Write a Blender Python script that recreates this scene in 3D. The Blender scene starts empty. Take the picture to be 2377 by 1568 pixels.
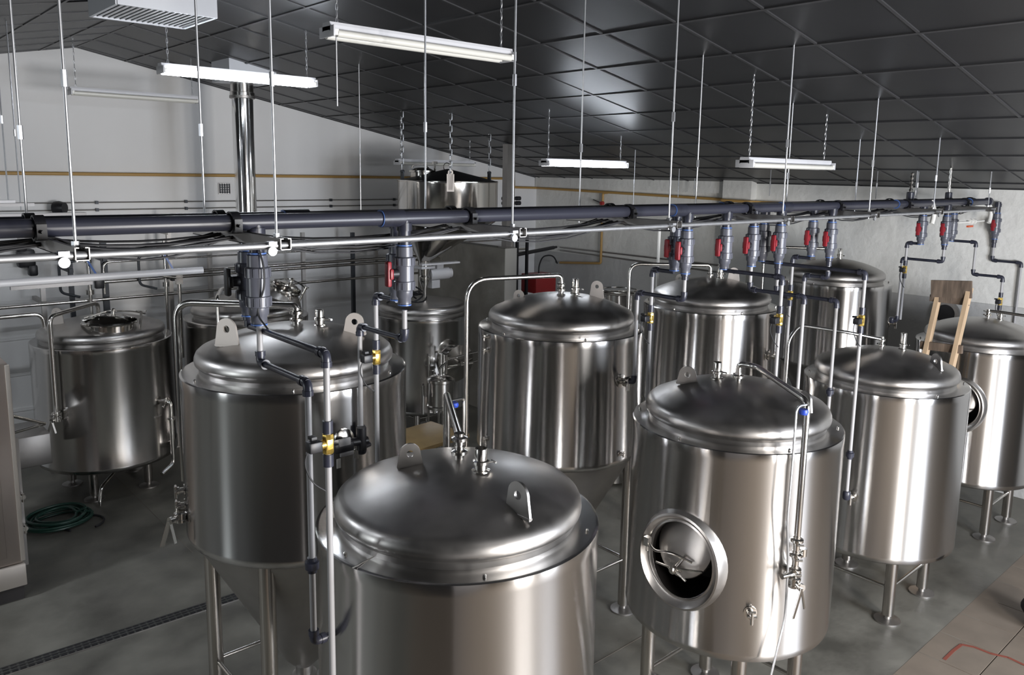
import bpy, bmesh, math, random
from mathutils import Vector, Matrix
random.seed(7)
S = bpy.context.scene
COL = S.collection
PI = math.pi
V = Vector

# ------------------------------------------------------------------ camera
EYE = V((0, 0, 3.3))
F, CX, CY, W, HH = 1857.0, 1209.0, 693.0, 2377.0, 1568.0
RX = V((0.74461605, -0.6672634, 0.01750695))     # camera right in the world
UX = V((0.09080684, 0.127248, 0.98770545))       # camera up
FX = V((0.66128742, 0.73387158, -0.15534298))    # camera forward
cam = bpy.data.cameras.new('camera')
camo = bpy.data.objects.new('camera', cam)
COL.objects.link(camo)
m = Matrix((RX, UX, -FX)).transposed().to_4x4()
m.translation = EYE
camo.matrix_world = m
cam.sensor_width = 36
cam.lens = F / W * 36
cam.shift_x = -(CX - W / 2) / W
cam.shift_y = -(HH / 2 - CY) / W
cam.clip_start = 0.05
S.camera = camo

# ------------------------------------------------------------------ world, lamps, exposure
w = bpy.data.worlds.new('world')
S.world = w
w.use_nodes = True
w.node_tree.nodes['Background'].inputs[0].default_value = (0.75, 0.82, 1, 1)
w.node_tree.nodes['Background'].inputs[1].default_value = 0.35
S.view_settings.view_transform = 'Standard'
S.view_settings.look = 'None'
S.view_settings.gamma = 1
S.view_settings.use_curve_mapping = False
S.view_settings.exposure = 0.9


def area(name, loc, rot, sx, sy, power, col):
    l = bpy.data.lights.new(name, 'AREA')
    l.shape = 'RECTANGLE'
    l.size, l.size_y = sx, sy
    l.energy = power
    l.color = col
    o = bpy.data.objects.new(name, l)
    o.location = loc
    o.rotation_euler = rot
    COL.objects.link(o)
    return o


# daylight entering through the doorway and the windows of the street wall (y = -2.6)
for x0_, x1_, z0_, z1_, p_, c_ in (
        (2.22, 2.62, 0.75, 3.05, 88, (1.0, 0.96, 0.92)), (2.76, 3.26, 0.75, 3.05, 120, (1.0, 0.97, 0.94)),
        (4.20, 4.62, 0.85, 3.0, 58, (0.92, 0.95, 1.0)), (4.72, 5.25, 0.85, 3.0, 84, (0.86, 0.91, 1.0)), (5.35, 5.80, 0.85, 3.0, 68, (0.86, 0.91, 1.0))):
    area('daylight_pane', ((x0_ + x1_) / 2, -2.62, (z0_ + z1_) / 2), (PI / 2, 0, 0), x1_ - x0_, z1_ - z0_, p_, c_)
area('daylight_side_window', (-3.4, 4.6, 2.4), (PI / 2, 0, -PI / 2), 0.7, 1.4, 20, (0.9, 0.97, 1.0))
area('added_fill_left', (-1.1, 6.3, 3.72), (0, 0, 0), 1.2, 0.14, 34, (0.88, 0.93, 1.0))  # two added fill lights out of view, brightening the left floor
area('added_fill_left', (-1.1, 3.8, 3.72), (0, 0, 0), 1.2, 0.14, 12, (0.88, 0.93, 1.0))

# ------------------------------------------------------------------ helpers: pixels to points on real planes


def ray(u, v):
    return (RX * ((u - CX) / F) + UX * (-(v - CY) / F) + FX).normalized()


def at(u, v, x=None, y=None, z=None):
    r = ray(u, v)
    if x is not None:
        t = x / r.x
    elif y is not None:
        t = y / r.y
    else:
        t = (z - EYE.z) / r.z
    return EYE + r * t


AX = {'X': V((1, 0, 0)), 'Y': V((0, 1, 0)), 'Z': V((0, 0, 1))}


def go(p, ax, t):
    """walk from p along an axis until the picture column (X, Y) or row (Z) is t"""
    d = AX[ax]
    q = p - EYE
    if ax == 'Z':
        k = -(t - CY) / F
        a, b = UX, FX
    else:
        k = (t - CX) / F
        a, b = RX, FX
    s = -(q.dot(a) - k * q.dot(b)) / (d.dot(a) - k * d.dot(b))
    return p + d * s


def cylhit(u, v, X, Y, R):
    r = ray(u, v)
    a = r.x**2 + r.y**2
    b = -(r.x * X + r.y * Y)
    c = X * X + Y * Y - R * R
    t = (-b - math.sqrt(max(b * b - a * c, 0))) / a
    return EYE + r * t


# ------------------------------------------------------------------ materials
def mat(name, col, rough=0.5, metal=0.0, noise=0.0, nscale=8.0, bump=0.0, bscale=40.0, aniso=0.0,
        emit=None, estr=0.0, spec=0.5, stretch=None, detail=3.0, rnoise=0.0, arot=0.0):
    mt = bpy.data.materials.new(name)
    mt.use_nodes = True
    nt = mt.node_tree
    b = nt.nodes['Principled BSDF']
    b.inputs['Base Color'].default_value = (*col, 1)
    b.inputs['Roughness'].default_value = rough
    b.inputs['Metallic'].default_value = metal
    b.inputs['Specular IOR Level'].default_value = spec
    tc = nt.nodes.new('ShaderNodeTexCoord')
    mp = nt.nodes.new('ShaderNodeMapping')
    nt.links.new(tc.outputs['Object'], mp.inputs['Vector'])
    if stretch:
        mp.inputs['Scale'].default_value = stretch
    if noise or rnoise:
        n = nt.nodes.new('ShaderNodeTexNoise')
        n.inputs['Scale'].default_value = nscale
        n.inputs['Detail'].default_value = detail
        nt.links.new(mp.outputs[0], n.inputs['Vector'])
        if noise:
            r = nt.nodes.new('ShaderNodeValToRGB')
            r.color_ramp.elements[0].position = 0.3
            r.color_ramp.elements[1].position = 0.7
            r.color_ramp.elements[0].color = (*[max(0, c * (1 - noise)) for c in col], 1)
            r.color_ramp.elements[1].color = (*[min(1, c * (1 + noise)) for c in col], 1)
            nt.links.new(n.outputs[0], r.inputs[0])
            nt.links.new(r.outputs[0], b.inputs['Base Color'])
        if rnoise:
            mr = nt.nodes.new('ShaderNodeMapRange')
            mr.inputs['From Min'].default_value = 0.3
            mr.inputs['From Max'].default_value = 0.7
            mr.inputs['To Min'].default_value = rough * (1 - rnoise)
            mr.inputs['To Max'].default_value = rough * (1 + rnoise)
            nt.links.new(n.outputs[0], mr.inputs[0])
            nt.links.new(mr.outputs[0], b.inputs['Roughness'])
    if bump:
        n2 = nt.nodes.new('ShaderNodeTexNoise')
        n2.inputs['Scale'].default_value = bscale
        n2.inputs['Detail'].default_value = 4
        nt.links.new(mp.outputs[0], n2.inputs['Vector'])
        bp = nt.nodes.new('ShaderNodeBump')
        bp.inputs['Strength'].default_value = bump
        bp.inputs['Distance'].default_value = 0.02
        nt.links.new(n2.outputs[0], bp.inputs['Height'])
        nt.links.new(bp.outputs[0], b.inputs['Normal'])
    if aniso:
        b.inputs['Anisotropic'].default_value = aniso
        tg = nt.nodes.new('ShaderNodeTangent')
        tg.direction_type = 'RADIAL'
        tg.axis = 'Z'
        b.inputs['Anisotropic Rotation'].default_value = arot
        nt.links.new(tg.outputs[0], b.inputs['Tangent'])
    if emit:
        b.inputs['Emission Color'].default_value = (*emit, 1)
        b.inputs['Emission Strength'].default_value = estr
    return mt


M = {
    'shell': mat('brushed_steel_shell', (0.56, 0.55, 0.54), 0.20, 1, 0.05, 2.2, aniso=0.92, arot=0.25, stretch=(1, 1, 0.25)),
    'kettle': mat('polished_steel_shell', (0.50, 0.49, 0.48), 0.14, 1, 0.05, 3, aniso=0.85, arot=0.0, stretch=(1, 1, 0.25)),
    'head': mat('satin_steel_head', (0.46, 0.445, 0.43), 0.36, 1, 0.12, 6, rnoise=0.15),
    'ring': mat('sheet_steel_ring', (0.40, 0.385, 0.37), 0.42, 1, 0.05, 8),
    'steel': mat('bright_steel', (0.66, 0.64, 0.61), 0.18, 1),
    'leg': mat('leg_steel', (0.55, 0.52, 0.49), 0.22, 1),
    'lug': mat('matte_lug_steel', (0.62, 0.57, 0.53), 0.5, 0.55),
    'dark_in': mat('tank_inside_shade', (0.02, 0.018, 0.017), 0.4, 0.6),  # steel interiors and open mouths painted near-black for the shade inside
    'galv': mat('galvanised_steel', (0.52, 0.53, 0.55), 0.36, 0.85, 0.08, 30),
    'pvc': mat('dark_grey_pvc', (0.036, 0.038, 0.055), 0.3),
    'pvc2': mat('black_pvc', (0.028, 0.030, 0.045), 0.32, 0, 0.25, 20),
    'valve': mat('valve_grey_pvc', (0.105, 0.11, 0.135), 0.3),
    'pipe': mat('grey_pipe', (0.36, 0.355, 0.36), 0.4),
    'glue': mat('blue_pipe_cement', (0.08, 0.16, 0.42), 0.35),
    'red': mat('red_plastic', (0.24, 0.012, 0.02), 0.4),
    'redpaint': mat('red_paint', (0.34, 0.025, 0.025), 0.4),
    'brass': mat('brass', (0.78, 0.55, 0.14), 0.25, 0.9),
    'black': mat('black_plastic', (0.012, 0.012, 0.015), 0.4),
    'rubber': mat('black_rubber', (0.015, 0.015, 0.018), 0.55),
    'hose': mat('green_hose', (0.010, 0.045, 0.032), 0.42),
    'paint': mat('white_enamel', (0.58, 0.585, 0.61), 0.4),
    'duct': mat('pale_sheet_duct', (0.62, 0.64, 0.68), 0.45, 0.2),
    'tube_on': mat('lit_fluorescent_tube', (1, 1, 1), 0.3, emit=(0.86, 0.92, 1.0), estr=17),
    'tube_off': mat('unlit_fluorescent_tube', (0.66, 0.65, 0.60), 0.3),
    'wall': mat('painted_panel_wall', (0.80, 0.795, 0.79), 0.6, 0, 0.02, 1.2, bump=0.03, bscale=8),
    'plaster': mat('rough_plaster_wall', (0.76, 0.755, 0.72), 0.75, 0, 0.06, 2.5, bump=0.5, bscale=12),
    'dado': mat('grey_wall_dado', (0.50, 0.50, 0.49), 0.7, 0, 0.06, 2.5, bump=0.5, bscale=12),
    'grate': mat('drain_grating', (0.10, 0.10, 0.095), 0.5, 0.3),
    'dimwall': mat('street_wall', (0.09, 0.085, 0.08), 0.8, 0, 0.05, 2),  # dimness put into the colour, to deepen dark reflections in the tanks
    'sidewall': mat('side_wall', (0.09, 0.09, 0.09), 0.8, 0, 0.05, 2),  # likewise darkened in colour to stand in for dim light
    'concrete': mat('grey_block_render', (0.25, 0.24, 0.215), 0.85, 0, 0.18, 3, bump=0.3, bscale=20),
    'conc_light': mat('pale_wall_edge', (0.46, 0.45, 0.42), 0.8),
    'floor': mat('polished_concrete', (0.150, 0.144, 0.124), 0.5, 0, 0.42, 2.4, bump=0.12, bscale=14, detail=8, rnoise=0.3),
    'tilefloor': mat('beige_floor_tile', (0.19, 0.155, 0.122), 0.55, 0, 0.12, 4, detail=6),
    'grout': mat('tile_grout', (0.16, 0.14, 0.12), 0.8),
    'ctile': mat('dark_ceiling_tile', (0.017, 0.0175, 0.019), 0.38, 0.0, 0.10, 2.0, bump=0.04, bscale=3, spec=0.42),
    'cgrid': mat('dark_ceiling_grid', (0.034, 0.034, 0.036), 0.4),
    'cgap': mat('ceiling_void', (0.004, 0.004, 0.005), 0.8),
    'copper': mat('ochre_gas_pipe', (0.46, 0.28, 0.09), 0.45),
    'wood': mat('pale_wood', (0.50, 0.36, 0.23), 0.65, 0, 0.2, 10, stretch=(1, 1, 0.15)),
    'oldwood': mat('weathered_board', (0.13, 0.095, 0.07), 0.8, 0, 0.5, 10, stretch=(3, 3, 0.4), detail=6),
    'board': mat('varnished_board', (0.42, 0.29, 0.13), 0.45, 0, 0.12, 6),
    'cabinet': mat('cabinet_steel', (0.46, 0.40, 0.36), 0.38, 0.75, 0.03, 3),
    'cabbase': mat('cabinet_kick_band', (0.66, 0.60, 0.54), 0.4, 0.3),
    'plinth': mat('dark_plinth', (0.05, 0.045, 0.045), 0.6),
    'blue': mat('blue_plastic', (0.02, 0.06, 0.42), 0.4),
    'chalk': mat('red_chalk_line', (0.22, 0.055, 0.035), 0.9),
    'bag': mat('black_cloth', (0.018, 0.018, 0.024), 0.8, 0, 0.3, 6, bump=0.3, bscale=12),
    'foil': mat('chimney_steel', (0.80, 0.80, 0.80), 0.10, 1),
    'white': mat('white_plastic', (0.75, 0.74, 0.70), 0.45),
    'post': mat('dark_steel_post', (0.045, 0.05, 0.058), 0.45, 0.4),
    'hopper': mat('hopper_steel', (0.60, 0.58, 0.55), 0.13, 1),
}

# ------------------------------------------------------------------ mesh helpers


def lathe(bm, prof, c=(0, 0, 0), n=48, axis='Z', cap=True, mtx=None):
    """prof: (r, h) pairs; first or last point with r 0 closes the shape"""
    rings = []
    for r, h in prof:
        if r < 1e-6:
            rings.append([bm.verts.new((0, 0, h))])
        else:
            rings.append([bm.verts.new((r * math.cos(2 * PI * i / n), r * math.sin(2 * PI * i / n), h)) for i in range(n)])
    for a, b in zip(rings, rings[1:]):
        for i in range(n):
            j = (i + 1) % n
            if len(a) == 1 and len(b) == 1:
                continue
            if len(a) == 1:
                bm.faces.new((a[0], b[i], b[j]))
            elif len(b) == 1:
                bm.faces.new((a[i], a[j], b[0]))
            else:
                bm.faces.new((a[i], a[j], b[j], b[i]))
    if cap:
        for rg in (rings[0], rings[-1]):
            if len(rg) > 1:
                bm.faces.new(rg)
    vs = [v for rg in rings for v in rg]
    if mtx is None:
        mtx = Matrix.Translation(V(c))
        if axis == 'X':
            mtx = mtx @ Matrix.Rotation(PI / 2, 4, 'Y')
        elif axis == 'Y':
            mtx = mtx @ Matrix.Rotation(-PI / 2, 4, 'X')
    bmesh.ops.transform(bm, matrix=mtx, verts=vs)
    return vs


def look(p0, p1):
    """matrix at p0 whose +Z points to p1"""
    d = (V(p1) - V(p0)).normalized()
    return Matrix.Translation(V(p0)) @ d.to_track_quat('Z', 'Y').to_matrix().to_4x4()


def cyl(bm, p0, p1, r, n=12, r2=None):
    h = (V(p1) - V(p0)).length
    lathe(bm, [(r, 0), (r if r2 is None else r2, h)], n=n, mtx=look(p0, p1))


def rod(bm, p0, p1, r, prof, n=16):
    """lathe along p0->p1 with prof in fractions of length and radii in metres"""
    h = (V(p1) - V(p0)).length
    lathe(bm, [(a, b * h) for a, b in prof], n=n, mtx=look(p0, p1))


def box(bm, c, s, rot=None, bev=0.0):
    ret = bmesh.ops.create_cube(bm, size=1)
    vs = ret['verts']
    bmesh.ops.scale(bm, vec=V(s), verts=vs)
    if bev:
        es = list({e for v in vs for e in v.link_edges})
        r2 = bmesh.ops.bevel(bm, geom=es, offset=bev, segments=2, affect='EDGES', profile=0.5)
        vs = list({v for f in r2['faces'] for v in f.verts} | {v for v in vs if v.is_valid})
    mtx = Matrix.Translation(V(c))
    if rot is not None:
        mtx = mtx @ (rot if isinstance(rot, Matrix) else Matrix.Rotation(rot, 4, 'Z'))
    bmesh.ops.transform(bm, matrix=mtx, verts=vs)
    return vs


def bar(bm, p0, p1, a, b):
    """rectangular bar from p0 to p1, a wide, b high"""
    p0, p1 = V(p0), V(p1)
    d = p1 - p0
    up = V((0, 0, 1)) if abs(d.normalized().z) < 0.9 else V((0, 1, 0))
    sx = d.cross(up).normalized()
    sy = sx.cross(d).normalized()
    mtx = Matrix((sx, sy, d.normalized())).transposed().to_4x4()
    mtx.translation = (p0 + p1) / 2
    box(bm, (0, 0, 0), (a, b, d.length))
    vs = bm.verts[:][-8:]
    bmesh.ops.transform(bm, matrix=mtx, verts=vs)


def fillet(pts, rad, k=5):
    pts = [V(p) for p in pts]
    out = [pts[0]]
    for i in range(1, len(pts) - 1):
        a, b, c = pts[i - 1], pts[i], pts[i + 1]
        d1, d2 = (a - b), (c - b)
        r = min(rad, d1.length * 0.49, d2.length * 0.49)
        if r < 1e-4 or abs(d1.normalized().dot(d2.normalized())) > 0.999:
            out.append(b)
            continue
        s, e = b + d1.normalized() * r, b + d2.normalized() * r
        for j in range(k + 1):
            t = j / k
            out.append(s * (1 - t)**2 + b * 2 * t * (1 - t) + e * t * t)
    out.append(pts[-1])
    return out


def tube(bm, pts, r, n=10, bend=0.0, k=5):
    if bend:
        pts = fillet(pts, bend, k)
    pts = [V(p) for p in pts]
    rings = []
    nrm = None
    for i, p in enumerate(pts):
        if i == 0:
            d = pts[1] - p
        elif i == len(pts) - 1:
            d = p - pts[i - 1]
        else:
            d = (pts[i + 1] - p).normalized() + (p - pts[i - 1]).normalized()
        d.normalize()
        if nrm is None:
            nrm = d.orthogonal().normalized()
        nrm = (nrm - d * nrm.dot(d)).normalized()
        bi = d.cross(nrm)
        rings.append([bm.verts.new(p + (nrm * math.cos(2 * PI * j / n) + bi * math.sin(2 * PI * j / n)) * r) for j in range(n)])
    for a, b in zip(rings, rings[1:]):
        for j in range(n):
            q = (j + 1) % n
            bm.faces.new((a[j], a[q], b[q], b[j]))
    bm.faces.new(list(reversed(rings[0])))
    bm.faces.new(rings[-1])


def poly(bm, pts, th, mtx=Matrix.Identity(4)):
    """prism: outline in local XY, thickness th along local Z"""
    a = [bm.verts.new((x, y, -th / 2)) for x, y in pts]
    b = [bm.verts.new((x, y, th / 2)) for x, y in pts]
    bm.faces.new(list(reversed(a)))
    bm.faces.new(b)
    n = len(pts)
    for i in range(n):
        bm.faces.new((a[i], a[(i + 1) % n], b[(i + 1) % n], b[i]))
    bmesh.ops.transform(bm, matrix=mtx, verts=a + b)


def ringplate(bm, outer, inner, th, mtx):
    """plate with a hole: outer and inner outlines with the same number of points"""
    n = len(outer)
    L = []
    for z in (-th / 2, th / 2):
        L.append(([bm.verts.new((x, y, z)) for x, y in outer], [bm.verts.new((x, y, z)) for x, y in inner]))
    for i in range(n):
        j = (i + 1) % n
        (o0, i0), (o1, i1) = L
        bm.faces.new((o0[j], o0[i], i0[i], i0[j]))
        bm.faces.new((o1[i], o1[j], i1[j], i1[i]))
        bm.faces.new((o0[i], o0[j], o1[j], o1[i]))
        bm.faces.new((i0[j], i0[i], i1[i], i1[j]))
    bmesh.ops.transform(bm, matrix=mtx, verts=[v for a in L for b in a for v in b])


def link(name, bm, m_, parent=None, loc=None, flat=False, recalc=True):
    if recalc:
        bmesh.ops.recalc_face_normals(bm, faces=bm.faces)
    off = V((0, 0, 0))
    if parent is not None:
        q = parent
        off = V(q.get('_o', (0, 0, 0)))
    elif loc is not None:
        off = V(loc)
    if off.length > 0:
        bmesh.ops.translate(bm, vec=-off, verts=bm.verts)
    for f in bm.faces:
        f.smooth = not flat
    for e in bm.edges:
        if len(e.link_faces) == 2:
            if e.calc_face_angle(0) > 0.62:
                e.smooth = False
    me = bpy.data.meshes.new(name)
    bm.to_mesh(me)
    bm.free()
    if m_ is not None:
        me.materials.append(m_)
    o = bpy.data.objects.new(name, me)
    COL.objects.link(o)
    if parent is None:
        o.location = off
    else:
        o.parent = parent
    return o


def BM():
    return bmesh.new()


def tag(o, label=None, cat=None, group=None, kind=None):
    if label:
        o['label'] = label
    if cat:
        o['category'] = cat
    if group:
        o['group'] = group
    if kind:
        o['kind'] = kind
    return o


def thing(name, label, cat, loc=(0, 0, 0), group=None):
    o = bpy.data.objects.new(name, None)
    o.empty_display_size = 0.1
    o.location = loc
    o['_o'] = tuple(loc)
    COL.objects.link(o)
    return tag(o, label, cat, group)


def part(name, parent, m_, fn, *a, label=None, kind=None, flat=False, **k):
    bm = BM()
    fn(bm, *a, **k)
    o = link(name, bm, m_, parent, flat=flat)
    o['_o'] = tuple(parent.get('_o', (0, 0, 0)))
    if label:
        o['label'] = label
    if kind:
        o['kind'] = kind
    return o


def struct(name, bm, m_, parent=None, flat=True):
    o = link(name, bm, m_, parent, flat=flat)
    if parent is None:
        o['kind'] = 'structure'
    return o


# ================================================================== SETTING
XR, YB, XL, YF = 9.32, 10.0, -3.5, -2.7
RIDGE_X, RIDGE_Z, SL, SLL = 2.403, 4.566, 0.1953, 0.20


def ceil_z(x):
    return RIDGE_Z - SL * (x - RIDGE_X) if x >= RIDGE_X else RIDGE_Z - SLL * (RIDGE_X - x)


def ceil_at(u, v):
    r = ray(u, v)
    n = V((SL, 0, 1))
    t = (V((RIDGE_X, 0, RIDGE_Z)) - EYE).dot(n) / r.dot(n)
    p = EYE + r * t
    if p.x < RIDGE_X:
        n = V((-SLL, 0, 1))
        t = (V((RIDGE_X, 0, RIDGE_Z)) - EYE).dot(n) / r.dot(n)
        p = EYE + r * t
    return p


# floor: concrete slab, and a strip of beige tiles along the street wall
YT = 1.97
bm = BM()
box(bm, ((XL + XR) / 2, (YT + YB) / 2, -0.1), (XR - XL + 0.4, YB - YT + 0.3, 0.2))
floor = struct('floor', bm, M['floor'])
bm = BM()
box(bm, ((XL + XR) / 2, (YT + YF) / 2 - 0.06, -0.105), (XR - XL + 0.4, YT - YF - 0.11, 0.19))
ft = struct('floor_tiled', bm, M['grout'])
TS = 0.39
tile_me = None
k = 0
far = BM()
for i in range(-2, 9):
    for j in range(0, 8):
        x0 = 6.0 + (i - 3) * TS + 0
        y1 = YT - 0.006 - j * TS
        c = (x0 + TS / 2, y1 - TS / 2, -0.006)
        if tile_me is None:
            bm = BM()
            box(bm, (0, 0, 0), (TS - 0.006, TS - 0.006, 0.014), bev=0.0015)
            o = link('floor_tile', bm, M['tilefloor'], ft, flat=True)
            tile_me = o.data
        else:
            o = bpy.data.objects.new('floor_tile', tile_me)
            COL.objects.link(o)
            o.parent = ft
        o.location = c
        o.rotation_euler = (random.uniform(-.002, .002), random.uniform(-.002, .002), random.choice((0, PI / 2, PI)))
# the rest of the tiles, outside the frame
bm = BM()
for i in range(-17, -2):
    for j in range(0, 12):
        box(bm, (6.0 + (i - 2.5) * TS, YT - 0.006 - (j + .5) * TS, -0.006), (TS - .006, TS - .006, .014))
o = link('floor_tile_far', bm, M['tilefloor'], ft, flat=True)
o['kind'] = 'stuff'
# saw-cut joints in the slab
bm = BM()
box(bm, (2.264, 7.9, 0.0005), (0.006, 2.4, 0.002))
box(bm, (4.9, 3.35, 0.0005), (8.6, 0.006, 0.002))
box(bm, (7.1, 5.0, 0.0005), (0.006, 5.0, 0.002))
link('slab_joint', bm, M['grout'], floor, flat=True)

# back wall (gable)
bm = BM()
prof = [(XL - .1, -0.1), (XR + .1, -0.1), (XR + .1, ceil_z(XR) + 0.1), (RIDGE_X, RIDGE_Z + 0.1), (XL - .1, ceil_z(XL) + 0.1)]
mt = Matrix.Translation((0, YB + 0.1, 0)) @ Matrix.Rotation(PI / 2, 4, 'X')
poly(bm, prof, 0.2, mt)
wall_back = struct('wall_back', bm, M['wall'])
bm = BM()
for z in (0.62, 1.02, 1.42, 1.82, 2.22):
    box(bm, (2.2, YB - 0.006, z), (10.8, 0.012, 0.035))
o = link('wall_rail', bm, M['wall'], wall_back, flat=True)
# right wall
bm = BM()
box(bm, (XR + 0.1, (YB + YF) / 2, 1.6), (0.2, YB - YF + 0.2, 3.4))
wall_right = struct('wall_right', bm, M['plaster'])
bm = BM()
box(bm, (XR - 0.06, 6.0, 1.62), (0.14, 0.43, 3.26))
struct('trim_1', bm, M['plaster'])
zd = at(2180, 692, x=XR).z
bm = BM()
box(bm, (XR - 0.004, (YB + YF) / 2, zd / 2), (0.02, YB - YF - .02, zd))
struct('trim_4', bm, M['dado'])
wall_right_beam = None
bm = BM()
box(bm, (XR - 0.02, 8.1, 3.18), (0.05, 3.76, 0.22))
struct('trim_2', bm, M['plaster'])
# left wall and street wall (mostly out of frame; their openings let the daylight in)
bm = BM()
box(bm, (XL - 0.1, 3.65 + 5.1 / 2 + 1.1, 1.6), (0.2, 6.6, 3.5))
box(bm, (XL - 0.1, 0.5, 1.6), (0.2, 6.4, 3.5))
box(bm, (XL - 0.1, 4.6, 0.8), (0.2, 1.9, 1.9))
box(bm, (XL - 0.1, 4.6, 3.35), (0.2, 1.9, 0.6))
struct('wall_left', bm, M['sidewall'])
bm = BM()
# piers of the street wall, leaving one doorway and two windows open
segs = [(2.62, 2.76, 0.7, 3.1), (2.2, 3.3, 0, 0.75), (4.62, 4.72, .75, 3.05), (5.25, 5.35, .75, 3.05), (XL - .1, 2.2, 0, 4.8), (3.3, 4.15, 0, 4.4), (5.85, XR + .1, 0, 3.9),
        (2.2, 3.3, 3.1, 4.5), (4.15, 5.85, 3.05, 4.2), (4.15, 5.85, 0, 0.75)]
for a, b, c, d in segs:
    box(bm, ((a + b) / 2, YF - 0.08, (c + d) / 2), (b - a, 0.16, d - c))
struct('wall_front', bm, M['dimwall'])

# the raised deck the photographer stands on (behind the frame), dark sides added to block reflections of the lit floor
bm = BM()
box(bm, (-1.45, -0.8, 1.6), (4.1, 3.6, 0.12))
box(bm, (0.55, -0.8, 0.77), (0.06, 3.5, 1.54))
box(bm, (-1.45, 0.95, 0.77), (4.0, 0.06, 1.54))
struct('floor_mezzanine', bm, M['plinth'])
# ceiling: backing slabs, tiles one by one, grid bars
bm = BM()
for s, x0, x1 in ((1, RIDGE_X, XR + .15), (-1, RIDGE_X, XL - .15)):
    z0, z1 = ceil_z(x0) + 0.03, ceil_z(x1) + 0.03
    vs = [bm.verts.new(p) for p in ((x0, YF - .2, z0), (x1, YF - .2, z1), (x1, YB + .2, z1), (x0, YB + .2, z0),
                                    (x0, YF - .2, z0 + .1), (x1, YF - .2, z1 + .1), (x1, YB + .2, z1 + .1), (x0, YB + .2, z0 + .1))]
    for f in ((0, 1, 2, 3), (4, 5, 6, 7), (0, 1, 5, 4), (1, 2, 6, 5), (2, 3, 7, 6), (3, 0, 4, 7)):
        bm.faces.new([vs[i] for i in f])
ceiling = struct('ceiling', bm, M['cgap'])
PX, PY = 0.612, 0.608
xs_r = [RIDGE_X] + [2.906 + PX * k for k in range(11)] + [XR]
xs_r = [x for x in xs_r if x <= XR]
xs_l = [RIDGE_X - 0.35 - PX * k for k in range(10)]
xs_l = [RIDGE_X] + [x for x in xs_l if x > XL] + [XL]
ys = [1.983 + PY * k for k in range(-8, 14)]
ys = [YF] + [y for y in ys if YF < y < YB] + [YB]
tile_cache = {}
far = BM()


def in_frame(p):
    q = V(p) - EYE
    d = q.dot(FX)
    if d < 0.3:
        return False
    u, v = CX + F * q.dot(RX) / d, CY - F * q.dot(UX) / d
    return -150 < u < W + 150 and -200 < v < HH


for xs in (xs_r, xs_l):
    sgn = 1 if xs is xs_r else -1
    for a, b in zip(xs, xs[1:]):
        for c, d in zip(ys, ys[1:]):
            if abs(b - a) < .05 or d - c < .05:
                continue
            ctr = V(((a + b) / 2, (c + d) / 2, ceil_z((a + b) / 2)))
            ang = math.atan(SL if sgn > 0 else -SLL)
            L = abs(b - a) / math.cos(ang) - 0.014
            Wd = d - c - 0.014
            key = (round(L, 3), round(Wd, 3))
            rot = Matrix.Rotation(ang + random.uniform(-.003, .003), 4, 'Y') @ Matrix.Rotation(random.uniform(-.003, .003), 4, 'X')
            if in_frame(ctr):
                if key not in tile_cache:
                    bm = BM()
                    box(bm, (0, 0, 0), (L, Wd, 0.014), bev=0.003)
                    o = link('ceiling_tile', bm, M['ctile'], ceiling, flat=True)
                    tile_cache[key] = o.data
                else:
                    o = bpy.data.objects.new('ceiling_tile', tile_cache[key])
                    COL.objects.link(o)
                    o.parent = ceiling
                o.location = ctr + V((0, 0, 0.012))
                o.rotation_euler = rot.to_euler()
            else:
                box(far, ctr + V((0, 0, 0.012)), (L, Wd, 0.014), rot=rot)
o = link('ceiling_tile_beyond_frame', far, M['ctile'], ceiling, flat=True)
o['kind'] = 'stuff'
grid_n = 0
for xs in (xs_r, xs_l):
    for x in xs[(0 if xs is xs_r else 1):]:
        bm = BM()
        sl = SL if xs is xs_r else -SLL
        box(bm, (x, (YB + YF) / 2, ceil_z(x) + 0.002), (0.022, YB - YF, 0.012), rot=Matrix.Rotation(math.atan(sl), 4, 'Y'))
        link('grid_bar', bm, M['cgrid'], ceiling, flat=True)
for y in ys:
    for x0, x1 in ((RIDGE_X, XR), (RIDGE_X, XL)):
        bm = BM()
        bar(bm, (x0, y, ceil_z(x0) + 0.0025), (x1, y, ceil_z(x1) + 0.0025), 0.018, 0.010)
        link('grid_bar', bm, M['cgrid'], ceiling, flat=True)


# floor drain with slots (left)
t = thing('floor_drain', 'long slotted drain channel with dark grating crossing the concrete floor', 'drain', (1.6, 5.79, 0))
part('channel', t, M['grate'], lambda bm: box(bm, (0.9, 5.80, 0.001), (5.2, 0.11, 0.004), rot=-0.04))
a0, a1 = V((-1.7, 5.90, 0)), V((3.5, 5.70, 0))
dr = (a1 - a0).normalized()
pr = V((-dr.y, dr.x, 0))


def slots(bm, off):
    L = (a1 - a0).length
    n_ = 110
    for i in range(n_):
        c = a0 + dr * (L * (i + .5) / n_) + pr * off
        box(bm, c + V((0, 0, 0.0052)), (L / n_ * 0.74, 0.020, 0.003), rot=-0.04)


for off in (-0.034, 0, 0.034):
    part('grating_rail', t, M['grate'], lambda bm: bar(bm, a0 + pr * (off + .017) + V((0, 0, .005)), a1 + pr * (off + .017) + V((0, 0, .005)), 0.007, 0.006))
    part('grating', t, M['black'], slots, off, kind='stuff')
part('drain_frame', t, M['ring'], lambda bm: bar(bm, a0 - pr * .058 + V((0, 0, .004)), a1 - pr * .058 + V((0, 0, .004)), 0.006, 0.008))

# ================================================================== TANKS
LEGA = [math.radians(a) for a in (-45, -135, 135, 45)]


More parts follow.
